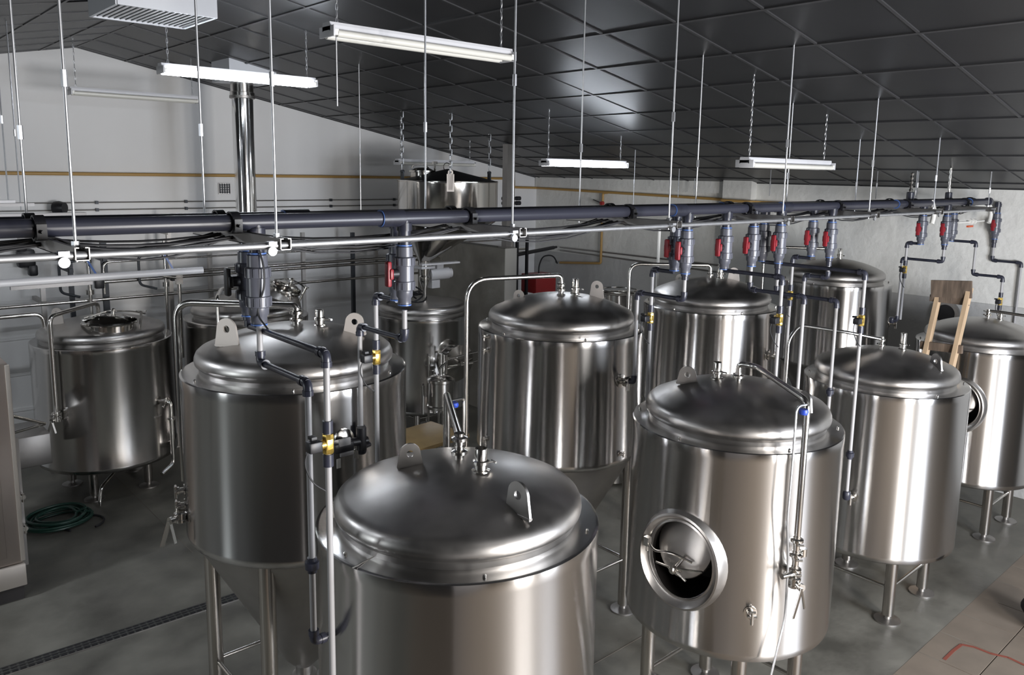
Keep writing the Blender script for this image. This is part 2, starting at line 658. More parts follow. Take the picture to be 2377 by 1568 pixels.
def head_prof(R, zt, hr=0.878, rise=0.235, inner=True):
    """dished head above a shell of radius R whose ring top is zt"""
    r = R * hr
    p = [(r * 0.955, zt - 0.01), (r * 0.955, zt + 0.028), (r * 0.958, zt + .032), (r * 0.975, zt + 0.038), (r * 0.995, zt + 0.050), (r, zt + 0.064), (r * 0.997, zt + 0.080),
         (r * 0.980, zt + 0.102), (r * 0.945, zt + 0.119), (r * 0.905, zt + 0.128)]
    h0 = zt + 0.128
    n = 12
    r0 = r * 0.905
    for i in range(1, n + 1):
        t_ = i / n
        rr = r0 * (1 - t_)
        p.append((max(rr, 0), h0 + (rise - 0.128) * (1 - (rr / r0)**2) ** 0.95))
    return p


def shell_prof(R, zt, zb, hr=0.878):
    return [(R * hr * 0.95, zt + 0.006), (R * hr, zt + 0.006), (R * (hr + .012), zt + .0055), (R * 0.978, zt + .0005), (R * 0.990, zt), (R * 1.001, zt - 0.004), (R * 1.002, zt - 0.012), (R * 1.002, zt - .052), (R, zt - 0.056),
            (R, zb + 0.056), (R * 1.002, zb + .052), (R * 1.002, zb + 0.035), (R * 0.992, zb + 0.015), (R * 0.965, zb + 0.002), (R * 0.9, zb - 0.006), (0, zb - 0.02)]


def leg(bm, x, y, z1, r=0.042):
    cyl(bm, (x, y, 0.05), (x, y, z1), r, 20)


def foot(bm, x, y):
    lathe(bm, [(0, 0), (0.095, 0), (0.095, 0.012), (0.03, 0.018), (0.024, 0.02), (0.024, 0.06), (0, 0.06)], (x, y, 0), 24)


def lug(t, p, face, up=0.13, wd=0.075, tilt=0.0, label=None, m='lug'):
    """lifting lug: tear-shaped plate with a hole, standing on the head at p; face = direction of the plate's normal (rad)"""
    out, inn = [], []
    n = 28
    for i in range(n):
        a = 2 * PI * i / n
        x, y = wd * 0.5 * math.cos(a), wd * 0.5 * math.sin(a) + up - wd * .5
        if math.sin(a) < -0.05:
            s = -math.sin(a)
            y = up - wd * .5 - s * (up - wd * .5 + .01)
            x = math.copysign(min(1, abs(math.cos(a)) * 1.0 + s * 0.75) * wd * (0.5 + 0.14 * s), math.cos(a) if abs(math.cos(a)) > 1e-6 else 1)
        out.append((x, y))
        inn.append((wd * 0.17 * math.cos(a), wd * 0.17 * math.sin(a) + up - wd * .5))
    m_ = Matrix.Translation(V(p)) @ Matrix.Rotation(face, 4, 'Z') @ Matrix.Rotation(tilt, 4, 'X') @ Matrix.Rotation(PI / 2, 4, 'X')

    def f(bm):
        ringplate(bm, out, inn, 0.012, m_)
        m2 = Matrix.Translation(V(p)) @ Matrix.Rotation(face, 4, 'Z')
        box(bm, (0, 0, 0), (wd * 1.25, 0.018, 0.008))
        bmesh.ops.transform(bm, matrix=m2, verts=bm.verts[:][-8:])
    part('lifting_lug', t, M[m], f, label=label)


def clamp_union(bm, p, r=0.028, d=(0, 0, 1)):
    """tri-clamp ferrule pair with its clamp ring and wing nut"""
    p = V(p)
    d = V(d).normalized()
    q = p + d * 0.05
    rod(bm, p, q, 0, [(r * .75, 0), (r * .75, .25), (r, .3), (r * 1.25, .36), (r * 1.25, .62), (r, .68), (r * .75, .75), (r * .75, 1)], 20)
    s = d.orthogonal().normalized()
    a = p + d * 0.025 + s * r * 1.2
    cyl(bm, a, a + s * 0.03, 0.005, 8)
    b = a + s * 0.03
    c = d.cross(s)
    cyl(bm, b - c * 0.016, b + c * 0.016, 0.006, 8)


def relief(t, p, h=0.10, r=0.024):
    p = V(p)

    def f(bm):
        lathe(bm, [(r * 1.5, 0), (r * 1.5, .006), (r * 1.05, .01), (r * 1.05, .03), (r * 1.3, .034), (r * 1.3, .046), (r, .05), (r, h - .004), (r * .93, h), (r * .7, h), (r * .7, h - .02), (0, h - .02)], p, 24)
        cyl(bm, p + V((r, 0, .03)), p + V((r + .035, -.01, .03)), .004, 8)
        cyl(bm, p + V((r + .035, -.026, .03)), p + V((r + .035, .006, .03)), .005, 8)
    part('relief_valve', t, M['steel'], f)


def head_z(R, zt, d, rise=0.235, hr=0.878):
    r0 = R * hr * 0.905
    if d > r0:
        return zt + 0.115
    return zt + 0.128 + (rise - 0.128) * (1 - (d / r0)**2)**0.95


def tank(name, label, x, y, R, zt, zb, cone=None, rise=0.235, shell='shell', bolts=True, legr=0.75, group=None, leg_bars=True, hr=0.878, lega=LEGA, barz=None):
    t = thing(name, label, 'tank', (x, y, 0), group)
    t['R'] = R
    part('shell', t, M[shell], lathe, shell_prof(R, zt, zb, hr), (x, y, 0), 96)
    part('head', t, M['head'], lathe, head_prof(R, zt, hr, rise), (x, y, 0), 96)
    top = zb + 0.0
    lr = R * legr
    if cone is not None:
        lr = R * 0.885
        part('cone', t, M['ring'], lathe, [(R * .93, zb + .01), (R * .93, zb - .02), (0.16, cone + 0.16), (0.115, cone + .07), (0.07, cone + .02), (0.05, cone), (0.05, cone - 0.05), (0.07, cone - .055), (.07, cone - .07), (0, cone - .07)], (x, y, 0), 72)

        def outlet(bm):
            p = V((x, y, cone - .07))
            cyl(bm, p, p - V((0, 0, .05)), .045, 20)
            tube(bm, [p - V((0, 0, .04)), p - V((0, 0, .11)), p + V((-.09, -.14, -.11)), p + V((-.14, -.22, -.11))], .026, 12, .05)
            clamp_union(bm, p + V((-.13, -.2, -.11)), .028, (-.5, -.85, 0))
        part('outlet', t, M['steel'], outlet)
    for a in lega:
        lx, ly = x + lr * math.cos(a), y + lr * math.sin(a)
        l = part('leg', t, M['leg'], leg, lx, ly, (zb + (0.06 if cone is not None else 0.0)))
        part('foot', l, M['ring'], foot, lx, ly)
        if cone is not None:
            part('leg_gusset', l, M['leg'], lambda bm: box(bm, (x + (lr + .0) * math.cos(a), y + (lr) * math.sin(a), zb + .03), (.09, .09, .05), rot=a, bev=.01))
    if leg_bars:
        bz = barz or (0.30 if cone is None else 0.42)
        for a, b in zip(lega, lega[1:] + lega[:1]):
            part('cross_bar', t, M['steel'], cyl, (x + lr * math.cos(a), y + lr * math.sin(a), bz), (x + lr * math.cos(b), y + lr * math.sin(b), bz), .013, 12)
    if bolts:
        for a in range(6):
            an = math.radians(-118 + 60 * a)
            rr = R * (hr + 1) / 2
            part('screw', t, M['steel'], lambda bm: lathe(bm, [(.007, 0), (.007, .008), (.003, .013), (0, .013)], (x + rr * math.cos(an), y + rr * math.sin(an), zt + .003), 10))
    return t


def arm(t, pts, r=0.0165, bend=0.07, clamps=(), name='spray_arm'):
    part(name, t, M['steel'], tube, pts, r, 14, bend, 7)
    for p, d in clamps:
        part('pipe_clamp', t, M['steel'], clamp_union, p, r * 1.55, d)


def sample_valve(t, p, n, s=1.0, name='sample_valve'):
    """small valve on the shell at p, outward normal n"""
    p, n = V(p), V(n).normalized()
    side = n.cross(V((0, 0, 1)))

    def f(bm):
        rod(bm, p, p + n * .06 * s, 0, [(.042 * s, 0), (.042 * s, .1), (.02 * s, .15), (.02 * s, .5), (.028 * s, .55), (.028 * s, .75), (.014 * s, .8), (.014 * s, 1)], 18)
        c = p + n * .055 * s
        cyl(bm, c + V((0, 0, .03)) * s, c - V((0, 0, .05)) * s, .010 * s, 12)
        cyl(bm, c - side * .03 * s, c + side * .03 * s, .006 * s, 8)
        cyl(bm, c + V((0, 0, .03)) * s - side * .02 * s, c + V((0, 0, .03)) * s + side * .02 * s, .008 * s, 8)
    part(name, t, M['steel'], f)


def butterfly(t, p, n, label=None):
    """butterfly valve with long lever"""
    p, n = V(p), V(n).normalized()
    side = n.cross(V((0, 0, 1))).normalized()

    def f(bm):
        rod(bm, p - V((0, 0, .03)), p + V((0, 0, .03)), 0, [(.026, 0), (.034, .1), (.034, .3), (.03, .35), (.03, .65), (.034, .7), (.034, .9), (.026, 1)], 20)
        rod(bm, p, p + n * .07, 0, [(.014, 0), (.014, .7), (.02, .75), (.02, 1)], 14)
    v = part('butterfly_valve', t, M['steel'], f, label=label)
    part('lever', v, M['steel'], lambda bm: bar(bm, p + n * .07, p + n * .085 - V((0, 0, .15)) + side * .05, .022, .006))
    part('lever', v, M['steel'], lambda bm: bar(bm, p + n * .065, p + n * .06 - V((0, 0, .12)) - side * .03, .014, .005))


def radial(x, y, R, deg, z):
    a = math.radians(deg)
    return V((x + R * math.cos(a), y + R * math.sin(a), z)), V((math.cos(a), math.sin(a), 0))


def manway_side(t, x, y, R, deg, z, rw=0.19, rh=0.215, label='oval manway with its door swung in'):
    """oval side manway: sloped collar standing off the shell, ring, inner door with cross handle"""
    n_ = V((math.cos(math.radians(deg)), math.sin(math.radians(deg)), 0))
    c = V((x, y, z)) + n_ * R
    sd = V((-n_.y, n_.x, 0))
    base = Matrix((sd, V((0, 0, 1)), n_)).transposed().to_4x4()
    base.translation = c

    def ov(bm, levels, cap=False, n=48):
        rings = []
        for s_, h in levels:
            rg = []
            for i in range(n):
                a = 2 * PI * i / n
                px, py = rw * s_ * math.cos(a), rh * s_ * math.sin(a)
                if h is None:   # lie on the shell
                    hh = math.sqrt(max(R * R - px * px, 0)) - R - .004
                else:
                    hh = h
                rg.append(bm.verts.new(base @ V((px, py, hh))))
            rings.append(rg)
        for a_, b_ in zip(rings, rings[1:]):
            for i in range(n):
                j = (i + 1) % n
                bm.faces.new((a_[i], a_[j], b_[j], b_[i]))
        if cap:
            bm.faces.new(rings[-1])
    shell = [c_ for c_ in t.children if c_.name.startswith('shell')][0]
    cm = BM()
    ra, rb = [], []
    for i in range(48):
        a_ = 2 * PI * i / 48
        ra.append(cm.verts.new(base @ V((rw * .98 * math.cos(a_), rh * .98 * math.sin(a_), -.30))))
        rb.append(cm.verts.new(base @ V((rw * .98 * math.cos(a_), rh * .98 * math.sin(a_), .12))))
    cm.faces.new(ra)
    cm.faces.new(rb)
    for i in range(48):
        j = (i + 1) % 48
        cm.faces.new((ra[i], ra[j], rb[j], rb[i]))
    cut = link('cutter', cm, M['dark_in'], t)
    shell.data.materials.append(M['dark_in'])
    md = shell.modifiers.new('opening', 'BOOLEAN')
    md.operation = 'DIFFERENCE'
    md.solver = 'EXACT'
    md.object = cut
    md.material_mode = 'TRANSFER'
    bpy.context.view_layer.update()
    dg = bpy.context.evaluated_depsgraph_get()
    me_ = bpy.data.meshes.new_from_object(shell.evaluated_get(dg))
    shell.modifiers.clear()
    bq = BM()
    bq.from_mesh(me_)
    for e in bq.edges:
        if len(e.link_faces) == 2 and e.calc_face_angle(0) > .35:
            e.smooth = False
    for f in bq.faces:
        f.smooth = True
    bq.to_mesh(me_)
    bq.free()
    shell.data = me_
    bpy.data.objects.remove(cut)
    mw = part('manway', t, M['head'], ov, [(1.32, None), (1.30, 0.0), (1.24, .028), (1.19, .032), (1.10, .006), (1.05, .0), (1.0, .004), (.985, -.004), (.985, -.06)], label=label)

    def door(bm):
        n = 40
        mt_ = base @ Matrix.Translation((-rw * .05, rh * .30, -.075)) @ Matrix.Rotation(-.30, 4, 'X')
        lathe(bm, [(0, .03), (rw * .5, .025), (rw * .74, .012), (rw * .84, 0), (rw * .86, -.01), (0, -.012)], n=n, mtx=mt_ @ Matrix.Diagonal((1, rh / rw, 1, 1)))
    part('door', mw, M['ring'], door, label='dished door hanging inside the opening')

    def handles(bm):
        a, b = base @ V((-rw * .92, rh * .25, .03)), base @ V((rw * .35, rh * .02, -.01))
        tube(bm, [a, base @ V((-rw * .7, rh * .12, .045)), base @ V((-rw * .2, rh * .2, .03)), b], .007, 10, .05)
        cyl(bm, base @ V((-rw * .7, -rh * .22, .02)), base @ V((rw * .1, -rh * .25, .015)), .006, 8)
        cyl(bm, base @ V((-rw * .25, -rh * .25, .02)), base @ V((rw * .75, -rh * .05, .02)), .006, 8)
        cyl(bm, base @ V((-rw * .2, -rh * .2, .02)), base @ V((rw * .3, -rh * .42, .03)), .007, 8)
        cyl(bm, base @ V((-rw * .15, -rh * .28, .02)), base @ V((rw * .1, rh * .1, -.03)), .009, 10)
        lathe(bm, [(.02, 0), (.02, .03), (.01, .035)], n=12, mtx=base @ Matrix.Translation((-rw * .12, -rh * .25, .01)))
        box(bm, base @ V((-rw * .98, rh * .28, .03)), (.03, .03, .05))
        cyl(bm, base @ V((-rw * .98, rh * .02, .03)), base @ V((-rw * .98, rh * .4, .03)), .008, 8)
    part('door_handle', mw, M['steel'], handles)


# tank positions measured on the floor: (x, y, R, z of the shell top, z of the shell bottom)
TC = (2.0, 2.594, .60, 1.838, 0.66)
TE = (3.927, 2.481, .59, 1.911, 0.746)
TG = (6.16, 2.597, .59, 1.774, 0.509)
TH = (8.252, 2.611, .56, 1.782, 0.514)
TB = (1.972, 4.036, .60, 2.222, 1.315)
TD = (4.05, 4.055, .60, 2.209, 1.302)
TF = (5.999, 4.118, .59, 2.171, 1.29)
TI = (8.318, 4.12, .56, 2.204, 1.30)
TA = (2.182, 8.771, .65, 1.573, 0.334)
TJ = (3.555, 8.437, .65, 1.705, 0.40)
TK = (5.65, 8.10, .60, 1.571, 0.40)

tC = tank('bright_tank', 'nearest steel tank, shoulder and domed top filling the bottom centre', *TC)
tE = tank('bright_tank', 'steel tank whose oval manway stands open low on its left side', *TE)
tG = tank('bright_tank', 'steel tank on bare legs just left of the tiled floor, pale vertical glare', *TG, barz=.26)
tH = tank('bright_tank', 'steel tank at the far right behind the wooden frame, cut by the picture edge', *TH, barz=.3)
tB = tank('fermenter', 'tall cone-bottomed fermenter at left with two pale lifting lugs on its dome', *TB, cone=.42)
tD = tank('fermenter', 'tall cone-bottomed fermenter in the centre behind the nearest tank', *TD, cone=.42)
tF = tank('fermenter', 'fermenter seen behind red-handled valves, directly right of the centre fermenter', *TF, cone=.42)
tI = tank('fermenter', 'rearmost fermenter close to the right wall, domed top under the valves', *TI, cone=.42)


def topz(T, p, rise=.235):
    d = math.hypot(p[0] - T[0], p[1] - T[1])
    return head_z(T[2], T[3], d, rise)


def on_head(T, u, v, rise=.235):
    z = T[3] + .18
    for _ in range(8):
        p = at(u, v, z=z)
        z = topz(T, p, rise)
    if math.hypot(p.x - T[0], p.y - T[1]) > T[2] * .8:
        # the sight line passes over the dome: stand the fitting on its crest line instead
        c = V((T[0], T[1], T[3] + rise))
        q = c - EYE
        d = q.dot(FX)
        du = u - (CX + F * q.dot(RX) / d)
        h = V((RX.x, RX.y, 0)).normalized()
        p = V((T[0], T[1], 0)) + h * (du * d / F)
        p.z = topz(T, p, rise)
    return p


def pz_at(x, y, v):
    return go(V((x, y, 1)), 'Z', v)


# --- nearest tank: spray arm, relief, lugs
p = on_head(TC, 1066, 1062)
q = V((p.x, p.y, p.z + .09))
b = at(1037, 916, z=q.z + .02)
arm(tC, [p + V((0, 0, .05)), q, b, V((b.x, b.y, 1.0))], .0185, .03,
    [(p, (0, 0, 1)), (q - V((0, 0, .03)), (0, 0, 1))])
e = V((b.x, b.y, q.z))
part('air_line', tC, M['steel'], tube, [e + V((.01, 0, -.02)), e + V((.11, .0, -.02)), e + V((.11, 0, -.8))], .007, 8, .02)
part('blue_valve', tC, M['blue'], lambda bm: lathe(bm, [(0, 0), (.018, 0), (.022, .01), (.018, .022), (0, .022)], e + V((.05, 0, -.055)), 14), label='blue valve knob')
relief(tC, on_head(TC, 1116, 1094), .10, .026)
lp = on_head(TC, 1203, 1195)
lug(tC, lp, math.radians(-88), .135, .11, m='head')
lp2 = on_head(TC, 952, 1046)
lug(tC, lp2, math.radians(-30), .10, .09, m='head')
for (T, t_) in ((TC, tC),):
    part('weld_seam', t_, M['ring'], lambda bm: box(bm, (T[0] - .54, T[1] - .12, T[3] + .006), (.12, .004, .003), rot=.25))

# --- fermenter at left
p = on_head(TB, 688, 742)
zt = p.z + .10
a1_ = go(V((p.x, p.y, zt)), 'X', 437)
arm(tB, [p + V((0, 0, .05)), V((p.x, p.y, zt)), at(408, 702, z=zt), V((*at(408, 702, z=zt)[:2], 1.52))], .019, .10,
    [(p, (0, 0, 1)), (p + V((0, 0, .04)), (0, 0, 1))])
relief(tB, on_head(TB, 742, 748), .09)
lug(tB, on_head(TB, 528, 803), math.radians(-58), .145, .115)
lug(tB, on_head(TB, 823, 757), math.radians(-40), .115, .10)
for vv in (1165, 1200):
    pp, nn = radial(*TB[:3], 163, go(V((TB[0] - .6, TB[1], 1)), 'Z', vv).z)
    sample_valve(tB, pp, nn, .8)
butterfly(tB, radial(*TB[:3], 165, 1.46)[0] + V((-.03, -.01, 0)), (-1, -.3, 0))
pp, nn = radial(*TB[:3], -91, 1.925)
sample_valve(tB, pp, nn, 1.0, 'jacket_fitting')

# --- centre fermenter
p = on_head(TD, 1302, 680)
zt = p.z + .13
px_ = TD[0] - .72
arm(tD, [p + V((0, 0, .05)), V((p.x, p.y, zt)), at(1084, 650, z=zt), V((*at(1084, 650, z=zt)[:2], .9))], .0165, .16,
    [(p, (0, 0, 1)), (p + V((0, 0, .035)), (0, 0, 1))])
relief(tD, on_head(TD, 1335, 682), .11)
lug(tD, on_head(TD, 1204, 716), math.radians(-75), .135, .085)
lug(tD, on_head(TD, 1385, 690), math.radians(-60), .12, .085)
pp, nn = radial(*TD[:3], -91, 1.917)
sample_valve(tD, pp, nn, 1.1, 'jacket_fitting')
pp, nn = radial(*TD[:3], -89, 1.40)
sample_valve(tD, pp, nn, .5)
# thermometer wells and small fittings up its left side
for vv in (790, 822, 1030):
    pp, nn = radial(*TD[:3], 168, go(V((TD[0] - .6, TD[1], 1)), 'Z', vv).z)
    sample_valve(tD, pp, nn, .5, 'level_tap')

# --- fermenters right
p = on_head(TF, 1648, 642)
arm(tF, [p + V((0, 0, .04)), V((p.x, p.y, p.z + .11)), at(1462, 613, z=p.z + .11), V((*at(1462, 613, z=p.z + .11)[:2], 1.4))], .0155, .10,
    [(p, (0, 0, 1))])
relief(tF, on_head(TF, 1671, 645), .11)
lug(tF, on_head(TF, 1578, 668), math.radians(-75), .125, .085)
lug(tF, on_head(TF, 1703, 646), math.radians(-60), .11, .085)
pp, nn = radial(*TF[:3], -86, 1.80)
sample_valve(tF, pp, nn, 1.1, 'jacket_fitting')
p = on_head(TI, 1925, 600)
arm(tI, [p + V((0, 0, .04)), V((p.x, p.y, p.z + .11)), at(1775, 573, z=p.z + .11), V((*at(1775, 573, z=p.z + .11)[:2], 1.3))], .0155, .10,
    [(p, (0, 0, 1))])
relief(tI, on_head(TI, 1949, 602), .11)
lug(tI, on_head(TI, 1882, 616), math.radians(-75), .12, .085)
pp, nn = radial(*TI[:3], -62, 1.78)
sample_valve(tI, pp, nn, 1.2, 'jacket_fitting')

# --- open-manway tank: arm running forward and down its front, thin line beside, sampling valves
p = on_head(TE, 1713, 884)
f1 = cylhit(1846, 1050, *TE[:3])
nE = (V((f1.x, f1.y, 0)) - V((TE[0], TE[1], 0))).normalized()
fx, fy = TE[0] + nE.x * .66, TE[1] + nE.y * .66
arm(tE, [p + V((0, 0, .04)), V((p.x, p.y, p.z + .10)), V((p.x + .02, p.y - .1, p.z + .10)), V((fx, fy, p.z + .06)), V((fx, fy, 1.27))], .0165, .05,
    [(p, (0, 0, 1)), (V((fx, fy, 1.50)), (0, 0, -1)), (V((fx, fy, 1.42)), (0, 0, -1)), (V((fx, fy, 1.34)), (0, 0, -1))])
g = V((fx - .075, fy + .015, 0))
part('air_line', tE, M['galv'], tube, [V((fx, fy, p.z + .045)), V((g.x, g.y, p.z + .045)), V((g.x, g.y, 1.95)), V((g.x - .01, g.y + .0, 1.6)), V((g.x + .03, g.y, 1.35)), V((g.x + .04, g.y, 1.05)), V((g.x - .08, g.y + .02, .6)), V((g.x - .13, g.y + .02, .3))], .006, 8, .06)
part('blue_valve', tE, M['blue'], lambda bm: lathe(bm, [(0, 0), (.02, 0), (.024, .012), (.02, .026), (0, .026)], (fx - .03, fy, p.z + .0), 14), label='blue valve knob')
butterfly(tE, V((fx, fy, 1.25)), (nE.x, nE.y, 0), label='butterfly valve with two levers')
part('valve_tee', tE, M['steel'], lambda bm: (cyl(bm, V((fx, fy, 1.29)), V((TE[0] + nE.x * .58, TE[1] + nE.y * .58, 1.29)), .018, 14),
                                               cyl(bm, V((fx - .09, fy + .02, 1.30)), V((fx + .03, fy - .01, 1.30)), .015, 12),
                                               cyl(bm, V((fx + .0, fy, 1.40)), V((fx + .05, fy - .01, 1.40)), .012, 12),
                                               cyl(bm, V((fx + .05, fy - .01, 1.38)), V((fx + .05, fy - .01, 1.42)), .02, 12)))
pp, nn = radial(*TE[:3], -134.8, 1.047)
sample_valve(tE, pp, nn, .85)
relief(tE, on_head(TE, 1664, 880), .10)
lug(tE, on_head(TE, 1595, 890), math.radians(-60), .10, .10, m='head')
lug(tE, on_head(TE, 1866, 962), math.radians(-110), .13, .10, m='head')
manway_side(tE, *TE[:3], -172, 1.262)


def under_frame(bm):
    x, y = TE[0], TE[1]
    c = V((x - .42, y - .42, .42))
    tube(bm, [c + V((0, 0, .15)), c, c + V((.10, -.06, -.02)), c + V((.22, -.12, -.02)), c + V((.34, -.05, .0))], .011, 10, .03)
    tube(bm, [c + V((0, .02, .1)), c + V((.02, .02, .04)), c + V((.18, -.05, .04)), c + V((.22, -.12, -.02))], .008, 10, .02)
    clamp_union(bm, c + V((.20, -.11, -.03)), .022, (1, -.2, 0))
    cyl(bm, c + V((.12, .12, .1)), c + V((.22, .06, .12)), .012, 10)


part('drain_pipework', tE, M['steel'], under_frame)

# --- tank by the tiles
p = on_head(TG, 2046, 800)
arm(tG, [p + V((0, 0, .04)), V((p.x, p.y, p.z + .07)), V((p.x - .25, p.y + .18, p.z + .13)), V((p.x - .62, p.y + .35, p.z + .20)), V((p.x - .72, p.y + .38, p.z + .10)), V((p.x - .72, p.y + .38, 1.2))], .0125, .06,
    [(p, (0, 0, 1)), (p + V((0, 0, .04)), (0, 0, 1))])
relief(tG, on_head(TG, 2095, 812), .13, .022)
lug(tG, on_head(TG, 2172, 855), math.radians(-125), .11, .12, m='head')
manway_side(tG, *TG[:3], -22, 1.30, .19, .215, 'manway collar seen edge-on')
pp, nn = radial(*TG[:3], -171, .99)
sample_valve(tG, pp, nn, 1.0, 'jacket_fitting')
pp, nn = radial(*TG[:3], -42, .93)
sample_valve(tG, pp, nn, .5)
# --- far right tank
p = on_head(TH, 2293, 733)
arm(tH, [p + V((0, 0, .03)), V((p.x, p.y, p.z + .07)), V((p.x + .02, p.y - .1, p.z + .07)), V((p.x + .1, p.y - 1.0, p.z + .03))], .014, .03, [(p, (0, 0, 1)), (p + V((0, 0, .035)), (0, 0, 1))])
relief(tH, on_head(TH, 2322, 735), .06)
manway_side(tH, *TH[:3], -175, 1.28, .17, .2, 'manway collar on the shaded side')

# ---- spray ball fitting etc done; brewhouse vessels at the back
tA = tank('brew_kettle', 'steel kettle at far left with an oval hatch on its stepped dome', *TA, rise=.22, shell='kettle', legr=.62, hr=.90, bolts=False, leg_bars=False,
          lega=[math.radians(a) for a in (-128, -47, 45, 142)])


def hatch(t, c, rw, rh, h, rot, tilt=(0, 0), open_=True):
    base = Matrix.Translation(V(c)) @ Matrix.Rotation(rot, 4, 'Z') @ Matrix.Rotation(tilt[0], 4, 'X') @ Matrix.Rotation(tilt[1], 4, 'Y')
    D = Matrix.Diagonal((1, rh / rw, 1, 1))
    hw = part('hatch', t, M['hopper'], lambda bm: lathe(bm, [(rw * .97, -.06), (rw, h * .7), (rw, h - .02), (rw * 1.10, h - .012), (rw * 1.12, h), (rw * 1.08, h + .012), (rw * .95, h + .012), (rw * .9, h), (rw * .88, h - .03), (rw * .88, h - .07), (0, h - .07)], n=48, mtx=base @ D))
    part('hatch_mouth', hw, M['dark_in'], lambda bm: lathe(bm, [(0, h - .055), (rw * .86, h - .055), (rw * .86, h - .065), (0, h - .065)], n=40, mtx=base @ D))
    if open_:
        def lid(bm):
            lathe(bm, [(0, .03), (rw * .5, .022), (rw * .82, .004), (rw * .95, 0), (rw * .97, -.01), (rw * .5, .008), (0, .012)], n=40,
                  mtx=base @ Matrix.Translation((0, rh * .35, h + .035)) @ Matrix.Rotation(-.22, 4, 'X') @ Matrix.Diagonal((1, rh / rw * .8, 1, 1)))
        part('hatch_lid', hw, M['hopper'], lid)

        def arms(bm):
            tube(bm, [base @ V((-rw * 1.15, rh * .2, h + .02)), base @ V((-rw * .4, rh * .95, h + .075)), base @ V((rw * .6, rh * .9, h + .075)), base @ V((rw * 1.2, rh * .75, h + .06))], .009, 8, .05)
            cyl(bm, base @ V((0, rh * .4, h + .06)), base @ V((0, rh * .45, h + .11)), .012, 10)
            lathe(bm, [(.022, 0), (.022, .02), (.01, .03)], n=12, mtx=base @ Matrix.Translation((0, rh * .42, h + .09)))
            cyl(bm, base @ V((rw * 1.18, rh * .2, h - .08)), base @ V((rw * 1.22, rh * .35, h + .10)), .012, 10)
            cyl(bm, base @ V((rw * 1.0, rh * .35, h + .10)), base @ V((rw * 1.42, rh * .35, h + .10)), .009, 8)
            box(bm, base @ V((-rw * 1.1, rh * .1, h + .0)), (.05, .05, .03))
        part('hatch_clamp', hw, M['steel'], arms)


pA = on_head(TA, 255, 768)
hatch(tA, pA, .235, .21, .09, math.radians(-42))
lug(tA, on_head(TA, 134, 752), math.radians(-40), .16, .10)
part('dome_step', tA, M['head'], lambda bm: lathe(bm, [(.50, TA[3] + .10), (.50, TA[3] + .125), (.44, TA[3] + .14)], (TA[0], TA[1], 0), 72, cap=False))
# fill pipe over the kettle
q0 = on_head(TA, 228, 725)
zz = at(228, 700, x=q0.x, ).z
front = cylhit(133, 860, *TA[:3])
nA = (V((front.x, front.y, 0)) - V((TA[0], TA[1], 0))).normalized()
ax_, ay_ = TA[0] + nA.x * .70, TA[1] + nA.y * .70
zA = go(V((ax_, ay_, 1)), 'Z', 735).z
arm(tA, [V((q0.x, q0.y, q0.z)), V((q0.x, q0.y, q0.z + .12)), V((ax_, ay_, zA)), V((ax_, ay_, .93))], .022, .08, [(V((ax_, ay_, 1.0)), (0, 0, -1))], 'fill_pipe')
butterfly(tA, V((ax_, ay_, .92)), (nA.x, nA.y, 0))
for dgr, z in ((-55, .95),):
    pp, nn = radial(*TA[:3], dgr, z)
    part('side_pipe', tA, M['steel'], tube, [pp, pp + nn * .1, V((pp.x + nn.x * .1, pp.y + nn.y * .1, .30)), V((pp.x + nn.x * .1 - .15, pp.y - .1 + nn.y * .1, .25))], .022, 12, .05)
    part('pipe_clamp', tA, M['steel'], clamp_union, pp + nn * .03, .034, nn)
    part('pipe_clamp', tA, M['steel'], clamp_union, V((pp.x + nn.x * .1, pp.y + nn.y * .1, .75)), .034, (0, 0, 1))
pa = V((TA[0] + .1, TA[1] - .1, .33))
part('outlet_pipe', tA, M['steel'], tube, [pa, pa - V((0, 0, .08)), V((1.95, 8.25, .18)), V((1.92, 8.2, .06)), V((1.92, 8.2, .02))], .016, 12, .06)

tJ = tank('boil_kettle', 'steel kettle behind the left fermenter, tilted hatch neck on its dome', *TJ, rise=.24, shell='kettle', legr=.62, hr=.88, bolts=False, leg_bars=False)
pJ = on_head(TJ, 655, 690, .24)
hatch(tJ, pJ + V((0, 0, -.02)), .15, .15, .13, math.radians(-48), (.0, .42))
part('neck_cone', tJ, M['head'], lambda bm: lathe(bm, [(.26, -.08), (.21, .0), (.155, .07)], n=40, mtx=Matrix.Translation(pJ) @ Matrix.Rotation(math.radians(-48), 4, 'Z') @ Matrix.Rotation(.42, 4, 'Y')))
qa = on_head(TJ, 640, 690, .24)
part('spray_pipe', tJ, M['steel'], tube, [at(545, 662, y=8.6), at(512, 672, y=8.3), at(504, 690, y=7.95), at(508, 790, y=7.9)], .018, 12, .06)
relief(tJ, on_head(TJ, 672, 672, .24) + V((0, 0, .02)), .10)

tK = tank('mash_tun', 'steel mash tun below the grain hopper, hatch clamped on its front', *TK, rise=.13, shell='kettle', legr=.62, hr=.92, bolts=False)
# side hatch box of the mash tun
pk, nk = radial(*TK[:3], -88, 1.06)


def kman(bm):
    m_ = look(pk - nk * .05, pk + nk * .3 - V((0, 0, .04)))
    lathe(bm, [(.19, 0), (.19, .13), (.225, .14), (.225, .165), (.19, .17), (.16, .175), (.05, .19), (0, .195)], n=40, mtx=m_)


kh = part('side_hatch', tK, M['hopper'], kman)


